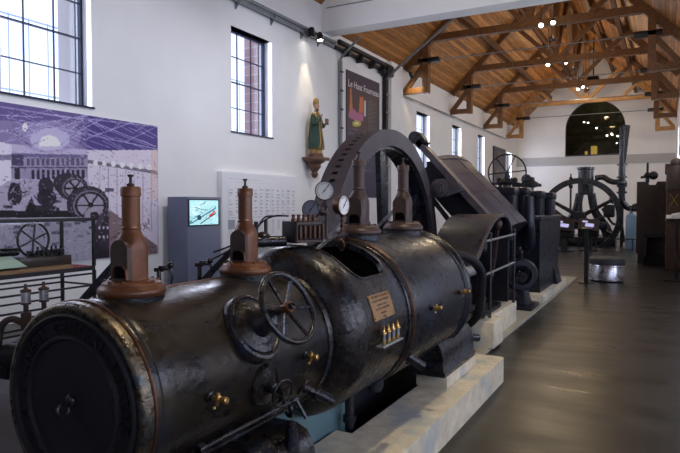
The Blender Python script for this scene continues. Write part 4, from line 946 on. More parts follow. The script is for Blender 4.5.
m = MB(); m.lathe([(0, -.26), (.26, -.26), (.30, -.18), (.30, .18), (.26, .26), (0, .26)], (FX, FY, FZ), (1, 0, 0), 40); m.build('flywheel_hub', 'iron', fw)
m = MB(); m.cyl((-3.5, FY, FZ), (-1.95, FY, FZ), .11, seg=28); m.build('crankshaft', 'steel_pipe', E_)
m = MB(); m.bx(-2.75, -2.55, 6.7, 7.3, .33, 1.05, bevel=.04); m.bx(-3.62, -3.55, 6.7, 7.3, .0, 1.05, bevel=.02); m.build('main_bearing', 'iron', E_)
# crank hood and crank case
prof = [(6.38, .98), (6.55, 1.05), (6.66, 1.12), (6.78, 1.21), (6.95, 1.31), (7.15, 1.40), (7.40, 1.46), (7.65, 1.475), (7.85, 1.45), (8.00, 1.38), (8.08, 1.27), (8.10, 1.15)]
m = MB(); m.sheet([(-1.80, y, z) for y, z in prof], (-.58, 0, 0), .02); m.build('crank_hood', 'iron_blue', E_, sharp=60)
m = MB(); m.sheet([(-1.785, y, z-.008) for y, z in prof], (-.03, 0, 0), .03); m.build('hood_edge', 'iron_wheel', E_, sharp=60)
m = MB(); m.bx(-2.5, -2.42, 6.4, 8.1, .33, 1.1); m.bx(-2.45, -1.82, 8.02, 8.1, .33, 1.2); m.build('crank_case', 'iron_black', E_)
m = MB(); m.lathe([(0, 0), (.36, 0), (.36, .09), (0, .09)], (-2.2, FY, FZ), (1, 0, 0), 40); m.cyl((-2.12, FY+.22, FZ+.20), (-1.9, FY+.22, FZ+.20), .06); m.build('crank_disc', 'iron', E_)
m = MB(); m.tube([(-1.95, FY+.22, FZ+.20), (-1.92, 6.2, .95), (-1.90, 5.6, .91)], [.05, .04, .05], 12); m.build('connecting_rod', 'iron_worn', E_)
m = MB(); m.tube([(-1.98, 7.72, .6), (-1.92, 7.70, .9), (-1.86, 7.62, 1.30)], .025, 10, smooth=4); m.sphere((-1.86, 7.62, 1.37), .06, 14, (1, 1, 1.2)); m.sphere((-1.9, 7.4, .75), .06, 14); m.cyl((-1.9, 7.4, .35), (-1.9, 7.4, .75), .022); m.build('crank_oiler', 'brown_dark', E_)
# curved splash guard right behind the rear cylinder
m = MB(); m.tube([(-1.80, 5.20, 1.13), (-1.68, 5.35, 1.15), (-1.58, 5.55, 1.08), (-1.54, 5.70, .92), (-1.60, 5.80, .55), (-1.72, 5.85, .40)], [.03, .04, .045, .04, .035], 12, smooth=6); m.build('lift_pipe', 'iron_black', E_)
m = MB(); m.cyl((-1.84, 6.70, .33), (-1.83, 6.72, .58), .065, seg=20); m.cyl((-1.83, 6.72, .56), (-1.83, 6.72, .64), .05); m.sphere((-1.83, 6.72, .67), .045, 12); m.build('pump_body', 'rust', E_)
m = MB(); m.cyl((-1.86, 6.95, .33), (-1.86, 6.95, .75), .03); m.sphere((-1.86, 6.95, .78), .045, 12); m.build('pump_plunger', 'iron', E_)
m = MB(); m.beam((-1.80, 5.45, .72), (-1.76, 6.75, .38), .09, .06); m.prism([(-2.3, 5.9, .33), (-1.80, 5.9, .33), (-1.80, 5.9, .38), (-2.3, 5.9, .52)], (0, 1.7, 0)); m.build('crank_frame', 'iron', E_)

# handrail of the crank pit
t = thing('handrail', (-1.74, 7.4, .33), 'thin black guard rail with pale top bar in front of the crank hood', 'handrail')
for y in (6.78, 8.0): m = MB(); m.cyl((-1.735, y, .33), (-1.735, y, 1.27), .018, seg=12); m.sphere((-1.735, y, 1.28), .024, 10); m.build('post', 'black', t)
for z in (.86, 1.23): m = MB(); m.cyl((-1.735, 6.6, z-.02), (-1.735, 8.05, z), .014, seg=10); m.build('bar', 'steel_pipe', t)

# ================================================================== PLINTHS
m = MB(); m.prism([(-1.65, 1.0, 0), (-1.27, 1.0, 0), (-1.27, 5.47, 0), (-1.29, 5.50, 0), (-1.65, 5.50, 0)], (0, 0, .22)); m.bx(-1.76, -1.65, 1.0, 3.20, 0, .22)
t = thing('concrete_plinth', (-1.45, 3.2, 0), 'long low pale concrete kerb plinth along the near side of the engine', 'plinth')
kb = m.build('kerb', 'concrete', t)
m = MB(); m.box((-1.55, 4.72, .275), (.25, .78, .12), bevel=.004); m.build('pedestal_block', 'concrete', t)
m = MB(); m.bx(-1.76, -1.38, 1.4, 2.45, .216, .24); m.build('grout_pad', 'concrete', t)
m = MB(); m.bx(-3.5+.75, -1.68, 6.35, 14.1, 0, .035); m.bx(-1.9, -1.68, 5.45, 6.35, 0, .03)
tag(m.build('floor_slab', 'slab'), 'thin pale concrete slab on the floor beneath the rear machines', 'slab')
m = MB(); m.bx(-2.75, -1.63, 6.55, 6.98, .03, .32, bevel=.008); m.bx(-2.75, -1.76, 6.98, 8.3, .03, .31, bevel=.008)
tag(m.build('concrete_block', 'concrete'), 'thick concrete block carrying the crank hood and guard rail', 'plinth')
m = MB(); m.bx(-3.3, -1.70, 10.0, 12.6, .03, .16, bevel=.01)
tag(m.build('machine_footing', 'concrete'), 'low concrete base under the tall dark blue-black machine', 'plinth')

# ================================================================== inclined riveted chute beyond the flywheel
t = thing('inclined_chute', (-2.6, 9.2, .035), 'purple-grey riveted iron chute sloping down behind the flywheel', 'chute')
A = Vector((-3.27, 8.5, 2.57)); B = Vector((-2.06, 8.5, 1.28)); D = (B-A).normalized(); Nn = Vector((-D.z, 0, D.x)).normalized()
if Nn.z < 0: Nn = -Nn
P1 = A + D*.30 + Vector((0, .06, 0)); P2 = A + D*.34 + Vector((0, 1.15, 0)); P3 = A + D*.50 + Vector((0, 1.45, 0)); P4 = B + Vector((0, 1.45, 0)); P5 = B + Vector((0, .06, 0))
L0 = (B-A).length
def cpt(u, v, h=0.):   # point on the curved plate: u along the slope, v across, the upper far corner rounded away
    u0 = .20 + .10*v**3; uu = u0 + (1.02-u0)*u
    w = 1.50*(1-.16*(1-u)**3)
    return A + D*(L0*uu) + Vector((0, .06+w*v, 0)) + Nn*(.02+.13*math.sin(PI*min(v*.62, .5)) - .10*max(0, v-.8)/.2*.6 + h)
def cpatch(u0, u1, v0, v1, h0, h1, nu=24, nv=18):
    mm = MB(); g = []
    for h in (h0, h1): g.append([[mm.bm.verts.new(cpt(u0+(u1-u0)*i/nu, v0+(v1-v0)*j/nv, h)) for j in range(nv+1)] for i in range(nu+1)])
    for q, G in enumerate(g):
        for i in range(nu):
            for j in range(nv): mm.bm.faces.new([G[i][j], G[i+1][j], G[i+1][j+1], G[i][j+1]])
    a_, b_ = g
    for i in range(nu):
        for j in (0, nv): mm.bm.faces.new([a_[i][j], a_[i+1][j], b_[i+1][j], b_[i][j]])
    for j in range(nv):
        for i in (0, nu): mm.bm.faces.new([a_[i][j], a_[i][j+1], b_[i][j+1], b_[i][j]])
    return mm
cpatch(0, 1, 0, 1, -.42, -.012).build('chute_body', 'iron_black', t)
tp = cpatch(0, 1, 0, 1, -.012, .012).build('chute_plate', 'iron_purple', t)
for f in (.22, .48, .74): cpatch(f, f+.045, .0, .96, .013, .017, 3, 14).build('cover_strip', 'iron_purple', tp)
cpatch(0, 1, .46, .52, .013, .017, 20, 3).build('cover_strip', 'iron_purple', tp); cpatch(0, .05, 0, .97, .013, .022, 3, 14).build('cover_strip', 'iron_purple', tp)
m = MB(); m.beam(A, B, .09, .20, (0, 1, 0)); m.build('side_beam', 'iron_wheel', t)
m = MB(); m.lathe([(0, -.12), (.08, -.12), (.095, -.09), (.095, .09), (.08, .12), (0, .12)], A+Vector((-.03, 0, .05)), (0, 1, 0), 24); m.box(A+Vector((.035, 0, 0)), (.22, .2, .16), rot=(0, .87, 0), bevel=.02); m.build('top_pulley', 'iron', t)
m = MB(); cdisc = Vector((-2.88, 8.36, 1.86)); m.lathe([(0, -.03), (.13, -.03), (.135, -.01), (.135, .03), (.08, .04), (.07, .06), (.045, .06), (.04, .09), (0, .09)], cdisc, (0, -1, 0), 36); m.prism([cdisc+Vector((0, .0, .135)), cdisc+Vector((.22, 0, .14)), cdisc+Vector((.34, 0, -.04)), cdisc+Vector((.08, 0, -.13))], (0, .06, 0)); m.build('pivot_plate', 'iron_wheel', t)
m = MB(); m.beam((-3.02, 8.45, 1.70), (-2.42, 8.45, .95), .05, .09, (0, 1, 0)); m.beam((-3.25, 9.0, 2.3), (-3.25, 9.0, .0), .1, .1); m.build('support_strut', 'iron', t)
m = MB(); m.beam(B+Vector((-.1, .15, -.1)), (-2.08, 8.75, .32), .08, .1); m.build('support_leg', 'iron', t)

# ================================================================== tall blue-black machine
t = thing('blowing_machine', (-2.5, 11.2, .16), 'tall blue-black cast iron machine with upright frames and a thin handwheel on top', 'machine')
m = MB(); prof = [(10.3, .16), (12.0, .16), (12.0, .30), (12.12, .50), (12.4, 1.15), (12.4, 1.42), (10.2, 1.42), (10.2, .4)]
m.prism([(-3.1, y, z) for y, z in prof], (1.3, 0, 0)); bd = m.build('tank_body', 'iron_blue', t)
m = MB(); m.prism([(-1.92, 11.6, .16), (-1.72, 11.6, .16), (-1.79, 11.6, .45), (-1.92, 11.6, .5)], (0, .5, 0)); m.bx(-3.15, -1.77, 10.15, 12.45, 1.36, 1.43, bevel=.01); m.build('tank_flange', 'iron_blue', bd)
def frame(y, x0, x1, z1, mt='iron_blue'):
    m = MB(); m.bx(x0, x0+.16, y-.2, y+.2, .9, z1, bevel=.02); m.bx(x1-.16, x1, y-.2, y+.2, .9, z1, bevel=.02); m.bx(x0-.02, x1+.02, y-.21, y+.21, z1-.12, z1+.02, bevel=.03); return m.build('upright_frame', mt, t)
frame(10.35, -2.80, -2.22, 1.90); frame(10.9, -2.62, -2.12, 1.91); frame(11.5, -2.55, -1.98, 1.86); frame(12.1, -2.45, -1.88, 1.84)
m = MB(); m.tube([(-2.62, 9.7, .55), (-2.62, 9.6, 1.2), (-2.60, 9.75, 1.55), (-2.45, 9.9, 1.62), (-2.35, 9.9, 1.4), (-2.33, 9.9, .9)], .10, 16, smooth=6); m.build('bent_pipe', 'iron_blue', t)
m = MB(); m.tube([(-1.98, 10.15, 1.75), (-1.95, 10.1, 1.3), (-1.96, 10.2, .95), (-2.05, 10.3, .8)], .09, 16, smooth=6); m.cyl((-2.3, 10.1, 1.35), (-2.0, 10.1, 1.35), .06); m.build('feed_pipe', 'iron_blue', t)
cw = Vector((-2.50, 10.9, 2.20)); m = MB(); m.torus(cw, (.25, -1, .1), .325, .014, 64, 10); hwr = m.build('handwheel_rim', 'black', t)
m = MB()
for k in range(3): a = PI*k/3+.1; d = Vector((math.cos(a), .25*math.cos(a), math.sin(a))); m.beam(cw-d*.33, cw+d*.33, .02, .02)
m.build('handwheel_spoke', 'black', hwr)
m = MB(); m.cyl((-2.50, 10.9, 2.0), (-2.50, 10.9, 1.84), .07); m.lathe([(.14, 0), (.15, .03), (.09, .08), (.05, .10), (.04, .2), (0, .2)], (-2.50, 10.9, 2.0), (0, 0, 1), 24); m.box((-2.50, 10.9, 2.0), (.46, .14, .04), bevel=.01); m.sphere((-2.36, 10.9, 2.06), .05, 10); m.sphere((-2.64, 10.9, 2.06), .05, 10); m.cyl((-2.62, 10.9, 1.84), (-2.62, 10.9, 2.0), .03); m.cyl((-2.5, 10.9, 1.84), (-2.5, 10.9, 2.0), .03); m.build('valve_head', 'black', t)
m = MB(); m.lathe([(.06, 0), (.06, .1), (.16, .13), (.17, .18), (.08, .24), (.07, .30), (0, .32)], (-2.30, 12.0, 1.85), (0, 0, 1), 20); m.cyl((-2.65, 12.0, 2.0), (-2.1, 12.0, 2.0), .03); m.sphere((-2.38, 12, 2.12), .1, 12); m.build('valve_cluster', 'black', t)
m = MB(); m.cyl((-2.45, 11.1, 1.3), (-2.45, 11.1, 1.8), .035); m.cyl((-2.2, 11.9, 1.3), (-2.2, 11.9, 1.8), .03); m.build('brass_column', 'gold', t)

# small pump in front of it
t = thing('small_pump', (-1.98, 9.4, .035), 'small black pump with open round casing standing on the floor slab', 'pump')
m = MB(); m.bx(-2.25, -1.72, 9.15, 9.75, .035, .10, bevel=.01); m.box((-1.98, 9.45, .22), (.34, .4, .26), bevel=.03, taper=.75); m.build('base', 'iron_blue', t)
m = MB(); m.lathe([(.15, -.13), (.24, -.13), (.25, -.10), (.25, .12), (.22, .16), (.15, .16), (.15, -.13)], (-1.95, 9.45, .55), (.35, -1, 0), 40, caps=False); m.build('round_casing', 'iron_blue', t)
m = MB(); m.cyl((-2.02, 9.6, .55), (-1.86, 9.1, .55), .045); m.sphere((-1.95, 9.4, .55), .09, 14); m.cyl((-1.84, 9.0, .55), (-1.86, 9.1, .55), .08); m.build('shaft', 'iron_worn', t)
m = MB(); m.box((-1.97, 9.45, .86), (.10, .10, .12), bevel=.01); m.cyl((-1.97, 9.45, .9), (-1.97, 9.45, .97), .03); m.box((-2.1, 9.45, .8), (.1, .12, .08), bevel=.01); m.build('grease_box', 'iron_worn', t)
m = MB(); m.cyl((-2.2, 9.3, .1), (-2.2, 9.3, .42), .05); m.sphere((-2.2, 9.3, .45), .07, 12); m.beam((-2.2, 9.3, .4), (-1.9, 9.3, .2), .05, .05); m.build('side_valve', 'rust', t)

# ================================================================== far engine with flywheel
t = thing('far_engine', (-2.9, 25.5, 0), 'large black upright steam engine with a big flywheel by the end wall', 'engine')
cw = Vector((-2.93, 25.2, 1.18)); m = MB(); m.ring(cw, (.12, -1, 0), 1.52, 1.30, .22, 96); fw2 = m.build('flywheel_rim', 'iron', t)
for k in range(3):
    a = PI*k/3+.52; d = Vector((math.cos(a), 0, math.sin(a))); m = MB(); m.tube([cw-d*1.32, cw-d*.4, cw, cw+d*.4, cw+d*1.32], [.06, .08, .09, .08, .06], 10); m.build('flywheel_spoke', 'iron', fw2)
m = MB(); m.lathe([(0, -.25), (.2, -.25), (.24, 0), (.2, .25), (0, .25)], cw, (0, -1, 0), 28); m.build('flywheel_hub', 'iron', fw2)
m = MB(); m.lathe([(.34, 0), (.34, .05), (.30, .08), (.30, 1.0), (.34, 1.03), (.34, 1.12), (0, 1.14)], (-2.85, 26.2, 2.05), (0, 0, 1), 36); m.build('steam_cylinder', 'iron', t)
m = MB()
for s in (-1, 1): m.tube([(-2.85+s*.22, 26.2, 2.1), (-2.85+s*.36, 26.2, 1.4), (-2.85+s*.75, 26.2, .75), (-2.85+s*.95, 26.2, .1)], [.16, .16, .2, .24], 12, smooth=5)
m.bx(-4.0, -1.7, 25.8, 26.7, 0, .35, bevel=.04); m.build('a_frame', 'iron', t)
m = MB(); m.tube([(-4.3, 24.6, 1.5), (-3.9, 24.6, 1.42), (-3.4, 24.6, 1.1), (-2.7, 24.6, .95), (-2.0, 24.6, 1.15)], [.12, .12, .1, .1, .1], 10, smooth=6); m.bx(-3.3, -1.9, 24.8, 25.1, .7, .98, bevel=.04); m.build('beam_arm', 'iron', t)
m = MB(); m.lathe([(0, 0), (.06, .02), (.09, .12), (.05, .2), (.09, .28), (.05, .36), (.08, .44), (.03, .5), (.03, .62), (0, .63)], (-3.42, 26.2, 2.3), (0, 0, 1), 16); m.cyl((-3.42, 26.2, 1.2), (-3.42, 26.2, 2.3), .04); m.build('governor', 'black', t)
m = MB(); m.box((-1.95, 26.0, 1.4), (.4, .4, .5), bevel=.06); m.sphere((-1.8, 25.9, 1.85), .16, 12); m.tube([(-2.2, 26, 1.5), (-1.8, 25.9, .9), (-1.5, 25.8, .9), (-1.4, 25.8, .2)], .05, smooth=4); m.build('valve_gear', 'black', t)
m = MB(); m.tube([(-2.50, 26.2, 2.72), (-2.2, 26.2, 2.75), (-2.0, 26.2, 2.62), (-1.8, 26.2, 2.55), (-1.62, 26.2, 2.55)], .11, 14, smooth=6); m.build('steam_pipe', 'iron', t)
t = thing('standing_pipe', (-1.1, 26.2, 0), 'tall black vertical pipe with flanged branches right of the far flywheel', 'pipe')
m = MB(); m.tube([(-1.50, 26.2, 4.7), (-1.52, 26.2, 3.4), (-1.52, 26.2, 2.0), (-1.42, 26.2, 1.68), (-1.2, 26.2, 1.5), (-.6, 26.2, 1.5), (-.2, 26.2, 1.5)], .12, 16, smooth=5); m.beam((-1.52, 26.2, 4.1), (-2.6, 26.2, 5.3), .14, .14) if False else None
m.cyl((-1.5, 26.2, 1.7), (-1.5, 26.2, .0), .06); m.build('pipe', 'iron', t)
m = MB()
for z in (2.1, 2.35, 2.7, 3.2): m.cyl((-1.52, 26.2, z), (-1.52, 26.2, z+.07), .19, seg=20)
m.cyl((-1.52, 26.2, 2.08), (-1.52, 26.2, 3.25), .13); m.sphere((-1.52, 26.2, 2.5), .2, 14); m.build('pipe_flange', 'iron', t)
m = MB(); m.prism([(-1.62, 26.1, 3.2), (-1.40, 26.1, 3.2), (-1.26, 26.1, 4.75), (-1.50, 26.1, 4.8)], (0, .2, 0)); m.build('pipe_sleeve', 'iron', t)
t = thing('blue_cylinder', (-1.12, 25, 0), 'slim pale blue upright cylinder standing beside the vertical pipe', 'tank')
m = MB(); m.lathe([(.18, 0), (.18, 1.2), (.14, 1.28), (.06, 1.32), (.06, 1.42), (0, 1.43)], (-1.12, 25, 0), (0, 0, 1), 24); m.build('tank_body', plain('blue_paint', (.12, .20, .30), .4), t)
m = MB(); m.tube([(-1.12, 25, 1.38), (-1.05, 25, 1.6), (-.85, 25, 1.62), (-.75, 25, 1.3)], .06, smooth=4); m.sphere((-.95, 25, 1.5), .12, 12); m.build('tank_pipe', 'iron', t)
t = thing('rail_barrier', (-3, 23.6, 0), 'thin dark barrier rail low in front of the far engine', 'barrier')
m = MB(); m.cyl((-4.9, 23.6, .42), (-.9, 23.6, .42), .02); m.build('rail', 'black', t)
for x in (-4.8, -3.5, -2.2, -1.0): m = MB(); m.cyl((x, 23.6, 0), (x, 23.6, .42), .02); m.build('post', 'black', t)

# slanted information desks with emissive patches painting reflected glints, one on the stanchion
for x, y, lb in ((-3.12, 22.2, 'left of the two slanted black information desks with painted reflection glints'), (-2.38, 22.9, 'right of the two slanted black information desks with painted reflection glints')):
    t = thing('information_desk', (x, y, 0), lb, 'information desk', 'information desks before the far engine')
    m = MB(); m.box((x, y, .93), (.66, .56, .06), rot=(.75, .10, 0), bevel=.01); m.build('desk_top', 'black', t)
    m = MB(); m.box((x-.02, y+.22, .66), (.70, .35, .36), bevel=.06); m.box((x, y+.2, .26), (.2, .2, .52)); m.box((x, y+.2, .02), (.6, .5, .04)); m.build('desk_base', 'black', t)
    m = MB(); m.box((x+.04, y-.06, .925), (.28, .16, .012), rot=(.75, .10, 0)); m.box((x-.12, y+.07, 1.045), (.18, .08, .012), rot=(.75, .10, 0)); m.build('glint_patch', plain('desk_glint', (.02, .02, .03), .12, emit=(.62, .60, 1.), strength=.8), t)
t = thing('stanchion', (-1.42, 13.36, 0), 'slim black stanchion with a small slanted panel beside the round stool', 'stanchion')
m = MB(); m.bx(-1.46, -1.38, 13.32, 13.40, .0, 1.12); m.build('post', 'black', t)
m = MB(); m.lathe([(.0, 0), (.16, 0), (.16, .015), (.05, .02), (0, .02)], (-1.42, 13.36, 0), (0, 0, 1), 24); m.build('foot_plate', 'black', t)
m = MB(); m.box((-1.42, 13.36, 1.13), (.20, .12, .025), rot=(.2, 0, 0), bevel=.006); m.build('panel', 'black', t)
# stool
t = thing('round_stool', (-1.07, 13.95, 0), 'round polished steel drum stool with a dark padded top', 'stool')
m = MB(); m.lathe([(.33, .02), (.345, .03), (.345, .35), (.335, .365), (0, .365)], (-1.07, 13.95, 0), (0, 0, 1), 48); m.build('drum', 'steel', t)
m = MB(); m.lathe([(.30, 0), (.31, .02), (0, .02)], (-1.07, 13.95, 0), (0, 0, 1), 40); m.build('plinth_ring', 'black', t)
m = MB(); m.lathe([(.34, .36), (.36, .38), (.365, .44), (.34, .49), (.22, .515), (0, .52)], (-1.07, 13.95, 0), (0, 0, 1), 48); m.build('cushion', mottled('stool_pad', (.02, .025, .03), (.03, .035, .04), (.6, .7)), t)
m = MB(); m.torus((-1.07, 13.95, .33), (0, 0, 1), .348, .008, 56, 8); m.torus((-1.07, 13.95, .05), (0, 0, 1), .348, .008, 56, 8); m.build('trim_ring', 'steel', t)

# ================================================================== rusty machines on the right
t = thing('rusty_cabinet', (-.28, 19.2, .0), 'tall rusty brown iron cabinet on small wheels near the right-hand wall', 'cabinet')
m = MB(); m.prism([(-.70, 18.6, .28), (.05, 18.6, .28), (.05, 18.6, 2.27), (-.20, 18.6, 2.27), (-.24, 18.6, 2.18), (-.40, 18.6, 2.18), (-.44, 18.6, 2.27), (-.70, 18.6, 2.27)], (0, 1.4, 0)); m.build('body', 'rust', t)
m = MB(); m.bx(-.5, .05, 18.3, 18.6, .75, .85); m.bx(-.5, -.42, 18.3, 18.6, .1, .8); m.bx(-.02, .05, 18.3, 18.6, .1, .8); m.bx(-.66, .0, 18.7, 19.9, .0, .28); m.build('undercarriage', 'black', t)
for x in (-.46, .01): m = MB(); m.lathe([(0, -.03), (.28, -.03), (.28, .03), (0, .03)], (x, 18.4, .28), (1, 0, 0), 28); m.build('wheel', 'black', t)
m = MB(); m.lathe([(.05, 0), (.05, .15), (.10, .2), (.05, .28), (.03, .3), (.03, .55), (0, .56)], (-.45, 18.9, 2.25), (0, 0, 1), 14); m.cyl((-.62, 18.9, 2.4), (-.3, 18.9, 2.45), .035); m.sphere((-.3, 18.9, 2.45), .12, 12); m.build('top_valve', 'black', t)
t = thing('rusty_boiler', (.12, 17.2, 0), 'rusty brown boiler casing with a yellow painted cross at the right edge', 'boiler')
m = MB(); m.bx(.02, .42, 16.9, 18.0, .0, 2.42, bevel=.02); m.bx(-.02, .25, 17.2, 17.9, 2.42, 2.66, bevel=.02); m.build('casing', mottled('orange_rust', (.045, .020, .012), (.095, .042, .022), (.6, .8), scale=5, bump=.2), t)
m = MB(); m.lathe([(0, 0), (.22, 0), (.20, .5), (.10, .62), (0, .64)], (.22, 17.0, 2.0), (0, 0, 1), 24); m.sphere((.22, 17.0, 2.65), .13, 14); m.build('dome', 'rust', t)
m = MB(); m.beam((.10, 16.89, 1.60), (.28, 16.89, 1.9), .035, .01); m.beam((.28, 16.89, 1.60), (.10, 16.89, 1.9), .035, .01); m.build('yellow_cross', plain('yellow_paint', (.55, .40, .03), .5), t)
t = thing('reading_table', (.22, 14.6, 0), 'dark table with a white open leaflet at the right edge of the picture', 'table')
m = MB(); m.box((.22, 14.6, 1.30), (.42, .5, .03), rot=(.12, 0, 0), bevel=.005); m.build('table_top', 'black', t)
m = MB(); m.bx(.2, .26, 14.6, 14.66, 0, 1.29); m.bx(.0, .42, 14.45, 14.8, 0, .03); m.build('leg', 'black', t)
m = MB(); m.prism([(.02, 14.4, 1.335), (.42, 14.4, 1.335), (.42, 14.85, 1.40), (.02, 14.85, 1.40)], (0, 0, .008)); m.prism([(.12, 14.5, 1.37), (.3, 14.5, 1.37), (.3, 14.5, 1.44), (.12, 14.5, 1.40)], (0, .25, .03)); tag(m.build('leaflet', 'paper'), 'white open leaflet lying on the dark table at the right edge', 'leaflet')
m = MB(); m.box((XR-.05, 20.0, 2.8), (.08, .4, 5.6)); m.box((XR-.1, 20.0, 3.2), (.05, .1, .25)); tag(m.build('pilaster', 'wall'), 'narrow white pilaster on the right wall behind the boiler', 'pilaster')

# ================================================================== display case
CX1, CY1, CX0, CZ0, CZ1, CYs = -5.16, 4.21, -5.66, .985, 1.478, 2.2
t = thing('display_case', ((CX0+CX1)/2, 3.2, 0), 'glass display case on thin black frame with model engine before the mural', 'display case')
m = MB()
for x in (CX0, CX1):
    m.bx(x-.014, x+.014, CYs, CY1, CZ1-.03, CZ1, ); m.bx(x-.014, x+.014, CYs, CY1, CZ0-.04, CZ0)
    for y in (CYs, CY1): m.bx(x-.014, x+.014, y-.014, y+.014, CZ0, CZ1)
for y in (CYs, CY1): m.bx(CX0, CX1, y-.014, y+.014, CZ1-.03, CZ1); m.bx(CX0, CX1, y-.014, y+.014, CZ0-.04, CZ0)
m.bx(CX0, CX1, CYs, CY1, CZ1-.004, CZ1+.004); m.build('case_frame', 'black', t)
m = MB(); m.bx(CX1-.002, CX1+.002, CYs, CY1, CZ0, CZ1-.03); m.bx(CX0-.002, CX0+.002, CYs, CY1, CZ0, CZ1-.03); m.bx(CX0, CX1, CY1-.002, CY1+.002, CZ0, CZ1-.03); m.build('glass_pane', 'glass', t)
for x in (CX0, CX1):
    for y in (CYs, CY1): m = MB(); m.bx(x-.014, x+.014, y-.014, y+.014, 0, CZ0-.04); m.build('leg', 'black', t)
m = MB()
for z in (.30, .46, .62, .78, .90):
    for x in (CX0, CX1): m.bx(x-.008, x+.008, CYs, CY1, z, z+.018)
    if z in (.46, .78): m.bx(CX0, CX1, CY1-.008, CY1+.008, z, z+.018)
m.build('side_rail', 'black', t)
m = MB(); m.bx(CX0, CX1, CYs, CY1, CZ0-.02, CZ0); m.build('case_floor', 'redcloth', t)
m = MB(); m.bx(-5.28, -5.18, CYs+.1, 3.98, CZ0, CZ0+.03); tag(m.build('wooden_strip', 'tan'), 'tan wooden strip lying along the front inside the glass case', 'board')
t = thing('model_engine', (-5.42, 3.2, CZ0), 'small dark model engine with a spoked wheel on a wooden base inside the glass case', 'model')
m = MB(); m.bx(-5.52, -5.32, 2.6, 4.07, CZ0, CZ0+.12, bevel=.006); m.build('base', 'darkwood', t)
mc = Vector((-5.42, 3.72, CZ0+.285)); m = MB(); m.torus(mc, (1, 0, 0), .165, .012, 48, 8); mw = m.build('wheel', 'iron', t)
m = MB()
for k in range(3): a = PI*k/3+.4; d = Vector((0, math.cos(a), math.sin(a))); m.beam(mc-d*.16, mc+d*.16, .014, .014)
m.build('spoke', 'iron', mw)
m = MB(); m.cyl((-5.42, 3.1, CZ0+.18), (-5.42, 3.55, CZ0+.18), .04); m.box((-5.42, 3.85, CZ0+.15), (.1, .36, .06), bevel=.01)
for k in range(6): m.cyl((-5.36, 3.72+k*.05, CZ0+.12), (-5.36, 3.72+k*.05, CZ0+.22), .009, seg=8)
m.build('model_cylinder', 'iron_worn', t)
t2 = MB(); t2.prism([(-5.20, 2.6, CZ0+.05), (-5.20, 3.50, CZ0+.05), (-5.29, 3.40, CZ0+.15), (-5.29, 2.6, CZ0+.15)], (.004, 0, .004)); tag(t2.build('case_leaflet', plain('pale_sheet', (.62, .80, .62), .5)), 'pale green-white card propped inside the left end of the glass case', 'leaflet')

# ================================================================== LIGHTS
def area(name, loc, rot, sx, sy, power, col):
    l = bpy.data.lights.new(name, 'AREA'); l.shape = 'RECTANGLE'; l.size = sx; l.size_y = sy; l.energy = power; l.color = col
    o = bpy.data.objects.new(name, l); o.location = loc; o.rotation_euler = rot; COL.objects.link(o); return o
def spotl(name, loc, aim, power, col, deg=60, blend=.6, rad=.05):
    l = bpy.data.lights.new(name, 'SPOT'); l.energy = power; l.color = col; l.spot_size = math.radians(deg); l.spot_blend = blend; l.shadow_soft_size = rad
    o = bpy.data.objects.new(name, l); o.location = loc; o.rotation_euler = (Vector(aim)-Vector(loc)).to_track_quat('-Z', 'Y').to_euler(); COL.objects.link(o); return o
BLUE = (.76, .80, 1.); WARM = (1., .80, .55)
# daylight entering through the windows of the left and right walls
for a, b, c, d in WIN: area('daylight', (XL-.1, (a+b)/2, (c+d)/2), (0, -PI/2, 0), d-c, b-a, 60, BLUE)
for a, b, c, d in NW: area('daylight', (XN+.1, (a+b)/2, (c+d)/2), (0, PI/2, 0), d-c, b-a, 105, BLUE)
for a, b, c, d in RW: area('daylight', (XR+.12, (a+b)/2, (c+d)/2), (0, PI/2, 0), d-c, b-a, 60, (.95, .96, 1.))
# added round pendants out of view, giving the front hall its overhead light
for k, (x, y, z, p, dx, dy) in enumerate([(-.75, 3.1, 5.3, 560, -.3, .2), (-1.2, 6.6, 5.8, 420, -.2, 0), (-4.6, 11.0, 6.6, 200, 0, 0), (.6, 10.5, 6.3, 60, 0, 0)]):
    t = thing('added_pendant', (x, y, z), ['added pendant lamp hanging over the front cylinder', 'added pendant lamp hanging over the rear cylinder', 'added pendant lamp hanging by the cross beam', 'added pendant lamp hanging over the walkway'][k], 'lamp', 'added pendant lamps of the front hall')
    m = MB(); m.lathe([(.28, 0), (.26, .06), (.10, .16), (.05, .22), (.05, .26), (0, .26)], (x, y, z), (0, 0, 1), 32, caps=False); m.cyl((x, y, z+.25), (x, y, z+1.6), .012); m.build('shade', 'black', t)
    m = MB(); m.sphere((x, y, z+.05), .07, 16); m.build('bulb', 'lampglow', t)
    spotl('added_pendant_light', (x, y, z+.02), (x+dx, y+dy, 0), p, (1, .84, .60), 95, .5, .09)
for y, p, z in ((3.2, 330, 1.6), (7.2, 330, 1.6), (10.6, 330, 2.2)):  # added fill spots brightening the left wall, without fixtures
    spotl('wall_fill', (-3.6, y, 6.4), (-7.8, y+.2, z), p, (.86, .88, 1.), 88, .9, .15)
spotl('wall_fill', (-2.6, 7.5, 5.6), (-3.2, 13.4, 7.2), 220, (1, .96, .88), 85, .9, .15)  # added fill spot brightening the cross beam wall
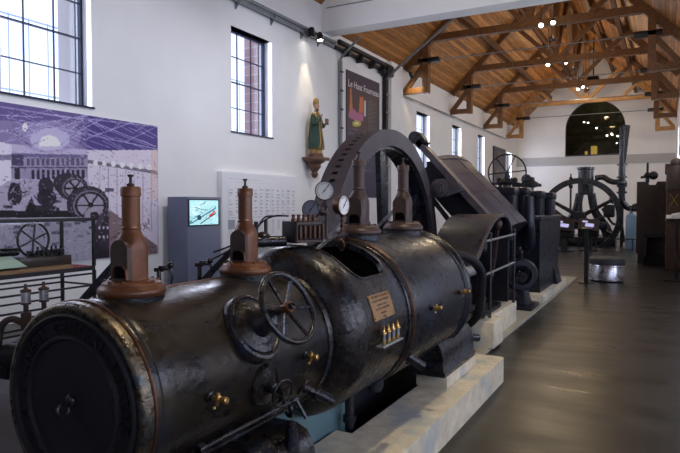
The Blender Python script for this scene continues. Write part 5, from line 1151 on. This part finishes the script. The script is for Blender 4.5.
# museum spots
spotl('statue_spot', (-7.52, 12.58, 5.70), (-7.70, 12.66, 3.2), 150, (1, .80, .50), 46, .8)
spotl('bracket_spot', (-7.3, 18.35, 5.75), (-7.35, 18.85, 5.42), 55, (1, .72, .35), 70, .8)
for (x, y, z), aim, p in (((-3.03, 17, 6.35), (-1.9, 9, 1.0), 90), ((-2.72, 17, 6.38), (-1.2, 11, 0), 50), ((-3.67, 22, 6.4), (-3.0, 15, 0), 110), ((-3.08, 22, 6.4), (-2.6, 27, 1.0), 220), ((-3.3, 28, 6.5), (-3.4, 36.5, 3.6), 320)):
    spotl('hall_spot', (x, y, z), aim, p, WARM, 80, .8)
# added uplight bowls washing the roof timbers from the tie beams
for y, p in ((16.4, 55), (21.4, 60), (26.4, 70), (31.4, 120)):
    l = bpy.data.lights.new('added_roof_light', 'POINT'); l.energy = p; l.color = (1, .70, .38); l.shadow_soft_size = .15; o = bpy.data.objects.new('added_roof_light', l); o.location = (-3.4, y, 7.3); COL.objects.link(o)
    t = thing('added_roof_lamp', (-3.4, y, 7.2), 'small added uplight bowl hanging in the roof space %s' % {16.4: 'before the first truss', 21.4: 'after the first truss', 26.4: 'after the second truss', 31.4: 'after the third truss'}[y], 'lamp', 'added roof uplights')
    m = MB(); m.lathe([(0, 0), (.08, .01), (.12, .06), (.11, .06), (.07, .02), (0, .015)], (-3.4, y, 7.16), (0, 0, 1), 20); m.cyl((-3.4, y, 7.16), (RX, y, 9.9), .006); m.build('bowl', 'black', t)

w = bpy.data.worlds.new('world'); SC.world = w; w.use_nodes = True
bg = w.node_tree.nodes['Background']; bg.inputs[0].default_value = (.72, .80, 1, 1); bg.inputs[1].default_value = 2.2

# ================================================================== CAMERA
ps = math.atan(325/600); pt = math.atan(20.5/600)
cam = bpy.data.cameras.new('camera'); cam.sensor_width = 36; cam.lens = 36*600/680; cam.clip_start = .05; cam.clip_end = 200
co_ = bpy.data.objects.new('camera', cam); co_.location = (0, 0, 1.6); co_.rotation_euler = (PI/2-pt, 0, ps); COL.objects.link(co_); SC.camera = co_
SC.view_settings.view_transform = 'Standard'; SC.view_settings.look = 'None'; SC.view_settings.gamma = 1; SC.view_settings.use_curve_mapping = False
SC.view_settings.exposure = 0.0
SC.cycles.max_bounces = 6; SC.cycles.diffuse_bounces = 4; SC.cycles.glossy_bounces = 3; SC.cycles.transparent_max_bounces = 12; SC.cycles.sample_clamp_indirect = 4
SC.cycles.use_denoising = True
